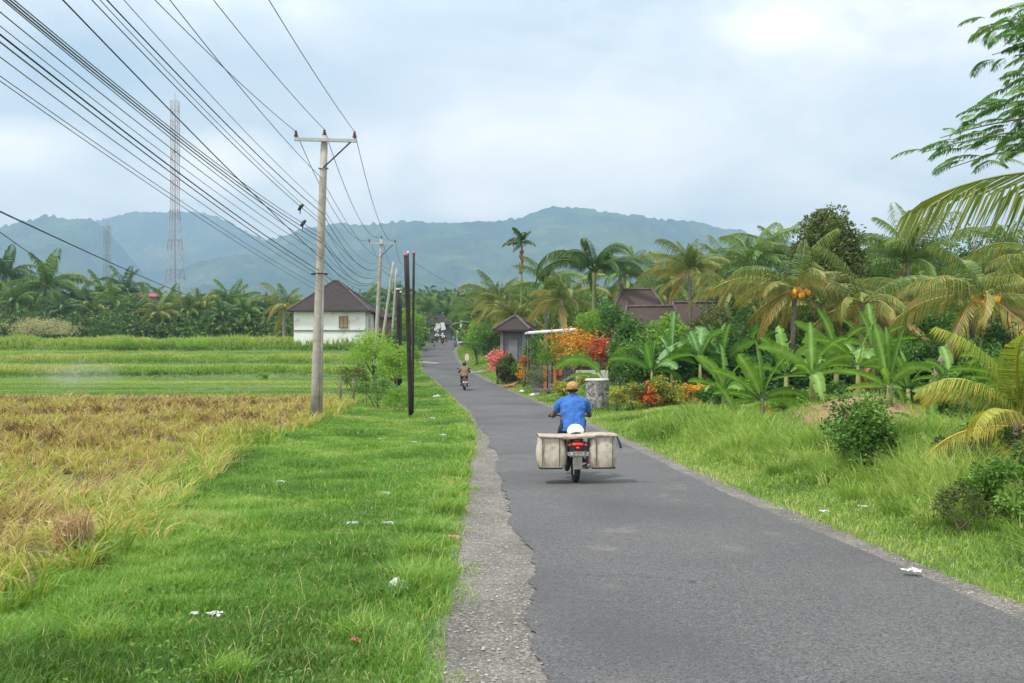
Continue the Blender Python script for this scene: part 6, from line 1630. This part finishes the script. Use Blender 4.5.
# panniers
pn = empty('pannier_baskets', bl_, brz); tag(pn, 'pair of pale woven pannier baskets joined by a board on the motorcycle', 'panniers')
mb = MB()
xs_ = np.linspace(-.61, .61, 20)
zt = .755+.012*np.sin(xs_*5)
V = []
for x_, z_ in zip(xs_, zt):
    z_ += -.0*abs(x_)
    dzb = .040 if abs(x_) < .28 else .016
    for (yy, z2) in ((-.31, z_-dzb), (-.325, z_-.005), (-.30, z_+.02), (.06, z_+.02), (.08, z_-.02)): V.append((x_, yy, z2))
q = [[i*5+j, i*5+5+j, i*5+5+j+1, i*5+j+1] for i in range(19) for j in range(4)]
mb.add(V, q=q); mb.build('cover_board', M['board'], pn, True)
for s in (-1, 1):
    mb = MB(); n = 32; V = []; ks = 9
    for i in range(ks+1):
        t = i/ks; z_ = .265+.465*t
        hw_ = .215+.028*math.sin(PI*min(1, t*1.2+.05))-.02*(1-t)**3-.012*t; hd = .20+.02*math.sin(PI*t)
        cxx = s*(.400-.012*(1-t))
        for j in range(n):
            a = 2*PI*j/n; e = .38; ca_, sa_ = math.cos(a), math.sin(a)
            V.append((cxx+hw_*math.copysign(abs(ca_)**e, ca_), -.08+hd*math.copysign(abs(sa_)**e, sa_), z_))
    q = [[i*n+j, i*n+(j+1) % n, (i+1)*n+(j+1) % n, (i+1)*n+j] for i in range(ks) for j in range(n)]
    mb.add(V, q=q+[]); 
    cI = len(V); mb.add([(s*.41, -.08, .262)]+V[:n], t=[[0, 1+(j+1) % n, 1+j] for j in range(n)])
    bk = mb.build('basket', M['basket'], pn, True)
    mb = MB()
    for xo in (-.13, .13):
        mb.box((s*.415+xo, -.308, .50), (.010, .012, .44))
    mb.build('cord', M['strap'], bk)
    mb = MB(); mb.box((s*.41, -.09, .255), (.36, .36, .025)); mb.build('bottom_frame', M['rust'], bk)
mb = MB(); mb.tube([(.60, -.30, .76), (.64, -.30, .68), (.66, -.31, .60), (.67, -.31, .57)], [.016, .018, .022, .02], 6); mb.build('strap', M['strap'], pn, True)
sk = MB(); sk.ball((0, 0, 0), (.135, .11, .115), 16, 9, zmin=-.3); rng = np.random.RandomState(3); sk.v[0] *= (1+.07*(rng.rand(len(sk.v[0]), 1)-.5)).astype(np.float32)
so_ = sk.build('sack', M['sack'], None, True); so_.location = Vector(bl_)+Vector((0.0, -.03, .805)); tag(so_, 'white sack bulging on the board behind the rider', 'sack')
# far scooter
sl_ = rloc(464.8, 53.0)
motorcycle(sl_, R(6), 'motorcycle with a white number plate further along the road', 'blackplastic', 'platewhite')
rider(sl_, R(6), 'rider in a khaki jacket and black helmet further along the road', 'khaki', 'trousers', 'blackplastic', sleeves='long')
# far group
for px, d, lbm, lbr, paint, sh_, hg in ((442.5, 131, 'red motorcycle at the far end of the road', 'rider in white on the red motorcycle at the road end', 'redpaint', 'white_cloth', 'white_cloth'),
                                  (437, 137, 'dark motorcycle left of the red one at the road end', 'rider in white left of the red motorcycle', 'blackplastic', 'white_cloth', 'white_cloth')):
    l_ = rloc(px, d); motorcycle(l_, R(184), lbm, paint, 'platewhite'); rider(l_, R(184), lbr, sh_, 'trousers', hg, sleeves='long')
l_ = gp(464.5, 121); l_.z += .02; motorcycle(l_, R(70), 'white motorcycle parked on the right verge of the far road', 'white_cloth', 'platewhite')

# dog lying on the verge
dg_ = empty('dog', gp(510.5, 55.5)); dg_.rotation_euler = (0, 0, R(15)); tag(dg_, 'small brown dog resting at the roadside below the shrubs', 'dog')
Jd = {'hip': (-.28, 0, .15, .10), 'bel': (-.08, 0, .15, .095), 'che': (.14, 0, .17, .115), 'nek': (.27, -.02, .25, .07), 'hed': (.36, -.04, .31, .065), 'muz': (.46, -.06, .29, .032), 'ta1': (-.40, .04, .11, .03), 'ta2': (-.50, .12, .07, .015),
      'fl1': (.20, -.09, .09, .04), 'fl2': (.24, -.11, .04, .028), 'fl3': (.42, -.12, .03, .022), 'fr1': (.20, .09, .09, .04), 'fr2': (.24, .1, .04, .028), 'fr3': (.42, .09, .03, .022),
      'kl1': (-.18, -.13, .12, .055), 'kl2': (-.30, -.15, .05, .03), 'kl3': (-.14, -.16, .03, .022), 'kr1': (-.18, .12, .12, .055), 'kr2': (-.30, .14, .05, .03), 'kr3': (-.14, .15, .03, .022), 'ear1': (.34, -.09, .37, .02), 'ear2': (.34, .02, .375, .02)}
Ed_ = [('hip', 'bel'), ('bel', 'che'), ('che', 'nek'), ('nek', 'hed'), ('hed', 'muz'), ('hip', 'ta1'), ('ta1', 'ta2'), ('che', 'fl1'), ('fl1', 'fl2'), ('fl2', 'fl3'), ('che', 'fr1'), ('fr1', 'fr2'), ('fr2', 'fr3'),
       ('hip', 'kl1'), ('kl1', 'kl2'), ('kl2', 'kl3'), ('hip', 'kr1'), ('kr1', 'kr2'), ('kr2', 'kr3'), ('hed', 'ear1'), ('hed', 'ear2')]
me = skin_mesh(Jd, Ed_, 'bel'); me.materials.clear(); me.materials.append(M['dogfur']); o = bpy.data.objects.new('body', me); COL.objects.link(o); o.parent = dg_

# ------------------------------------------------------------------ litter, straw, sticks
def litter(px, d, s, label, mat='litter', seed=0, tall=.5, lift=.03):
    rng = np.random.RandomState(seed*7+int(px)); n = 9
    xs_, ys_ = np.meshgrid(np.linspace(-1, 1, n), np.linspace(-1, 1, n))
    z_ = tall*(rng.rand(n, n)*.8+.5*np.exp(-(xs_**2+ys_**2)*2)); xs_ = xs_+.2*rng.randn(n, n); ys_ = ys_*.7+.2*rng.randn(n, n)
    v = np.stack([xs_, ys_, z_], -1).reshape(-1, 3)*s
    keep = [[i*n+j, i*n+j+1, (i+1)*n+j+1, (i+1)*n+j] for i in range(n-1) for j in range(n-1) if rng.rand() > .12]
    mb = MB(); mb.add(v, q=keep); o = mb.build('plastic_litter', M[mat], None, False); o.location = gp(px, d, lift)
    tag(o, label, 'litter', 'litter on the left verge'); return o
def dof(py, px): # ground distance for a pixel row on the left verge
    best = None
    for k in range(400):
        d = 4.5+k*.15; x = (px-512)/F*d; z = Gz(x, d); y_ = 345-(z-CAMZ)*F/d
        if y_ <= py: return d
    return 60
for i, (px, py, s, mt, tl, lb) in enumerate([(397, 599, .085, 'litter', 1.0, 'crumpled white plastic bag standing up near the gravel edge'), (195, 624, .030, 'litter', .7, 'round white plastic scrap, left of two in the near grass'), (216, 621, .042, 'litter', .7, 'round white plastic scrap, right of two in the near grass'),
      (384, 498, .10, 'litter', .25, 'flat white plastic strip in the middle of the verge'), (352, 527, .055, 'litter_blue', .5, 'pale bluish scrap left of the flat strip'), (388, 528, .06, 'litter', .4, 'grey white scrap below the flat strip'),
      (281, 485, .06, 'litter', .5, 'white scrap alone in the grass near the rice edge'), (427, 452, .075, 'litter', .6, 'white scrap nearest the road edge further off'), (454, 468, .05, 'litter', .4, 'tiny white scrap at the gravel edge'),
      (382, 441, .08, 'litter', .35, 'small flat white scrap below the dark posts, left'), (414, 444, .07, 'litter', .4, 'small white scrap below the dark posts, right'), (443, 437, .09, 'litter_blue', .4, 'pale blue scrap beside the far gravel edge'),
      (432, 420, .09, 'litter', .6, 'white scrap right of the dark posts'), (437, 398, .14, 'litter', .9, 'white scrap in the far grass left of the road'), (356, 653, .035, 'litter_pink', .6, 'small pink scrap low in the near grass'), (453, 542, .07, 'litter_pink', .25, 'reddish wrapper lying at the gravel edge')]):
    litter(px, dof(py, px), s, lb, mt, i, tl, .035)
for i, (px, py, s, lb) in enumerate([(824, 507, .05, 'white scrap in the right verge, left one'), (863, 515, .05, 'white scrap in the right verge, right one'), (912, 568, .07, 'white stick like wrapper on the right gravel edge')]):
    d = 11.3 if i < 2 else 8.1
    o = litter(px, d, s, lb, 'litter', 30+i, .3, .10); o['group'] = 'litter on the right verge'
# straw bundle
sb = MB(); n = 1500; rng = np.random.RandomState(9)
d_ = 8.7; X0 = (73-512)/F*d_
a = rng.rand(n)*2*PI; zz_ = .05+.40*rng.rand(n); rr_ = .17*np.sqrt(rng.rand(n))
P = np.stack([rr_*np.cos(a), rr_*np.sin(a), zz_], -1)
leaves(sb, P, .22, .3+.7*rng.rand(n), rng, 1.6, .05, .02)
o = sb.build('straw_bundle', M['straw']); o.location = (X0, d_, Gz(X0, d_)+.0); tag(o, 'brown tangled straw bundle standing at the corner of the rice', 'straw bundle')
for i, (a_, b_, lb) in enumerate([((62, 9.0), (118, 8.3), 'long pale dry stalk lying in the grass, upper'), ((55, 8.5), (125, 8.2), 'long pale dry stalk lying in the grass, lower'), ((78, 9.1), (100, 8.7), 'short pale dry stalk crossing the longer ones')]):
    A = gp(a_[0], a_[1], .14); B = gp(b_[0], b_[1], .08); mb = MB(); mb.tube([(0, 0, 0), tuple((B-A)*.5+Vector((0, 0, .02))), tuple(B-A)], [.010, .009, .004], 6)
    o = mb.build('dry_stalk', M['stick'], None, True); o.location = A; tag(o, lb, 'stalk', 'dry stalks')
m, nt3, out = newmat('smoke_wisp'); pv = N(nt3, 'ShaderNodeVolumePrincipled'); pv.inputs['Color'].default_value = (.9, .92, .95, 1)
tc3 = N(nt3, 'ShaderNodeTexCoord'); ln3 = N(nt3, 'ShaderNodeVectorMath', operation='LENGTH')
mp3 = N(nt3, 'ShaderNodeMapping'); L(nt3, tc3.outputs['Generated'], mp3.inputs[0]); mp3.inputs['Location'].default_value = (-1, -1, -1); mp3.inputs['Scale'].default_value = (2, 2, 2)
L(nt3, mp3.outputs[0], ln3.inputs[0])
fall = mth(nt3, 'SUBTRACT', 1.0, ln3.outputs['Value'], True)
dn3 = mth(nt3, 'MULTIPLY', fall, mth(nt3, 'MULTIPLY', mth(nt3, 'SUBTRACT', noise(nt3, .9, 3), .38, True), 3.0))
L(nt3, mth(nt3, 'MULTIPLY', dn3, .38), pv.inputs['Density']); L(nt3, pv.outputs[0], out.inputs['Volume'])
mb = MB(); mb.box((0, 0, 0), (5.0, 3, 1.7)); sm_ = mb.build('smoke', m); sm_.location = (-20.3, 44.5, Gz(-20.3, 44.5)+1.0); tag(sm_, 'faint white smoke wisp drifting over the left field', 'smoke', kind='stuff')
# bare soil mound (banana bed)
mb = MB(); n = 40; V = []; gx = np.linspace(-3.0, 3.0, n); gy = np.linspace(-2.2, 2.4, n)
XX, YY = np.meshgrid(gx, gy); rr = (XX/2.6)**2+((YY+.3)/2.1)**2+.35*(fbm(XX*1.2, YY*1.2, 3, 6)-.5)
ZZ = G(XX+8.0, YY+22.2)+.05*np.clip(1-rr, -1, 1)+.06*(fbm(XX*2, YY*2, 4, 5)-.5)
keepm = rr < 1.0
V = np.stack([XX+8.0, YY+22.2, np.where(rr < 1, ZZ, ZZ-.3)], -1).reshape(-1, 3)
i = np.arange(n-1)[:, None]*n; j = np.arange(n-1)[None, :]
mb.add(V, q=np.stack([i+j, i+j+1, i+n+j+1, i+n+j], -1).reshape(-1, 4)); tag(mb.build('soil_mound', M['soilmat'], None, True), kind='structure')
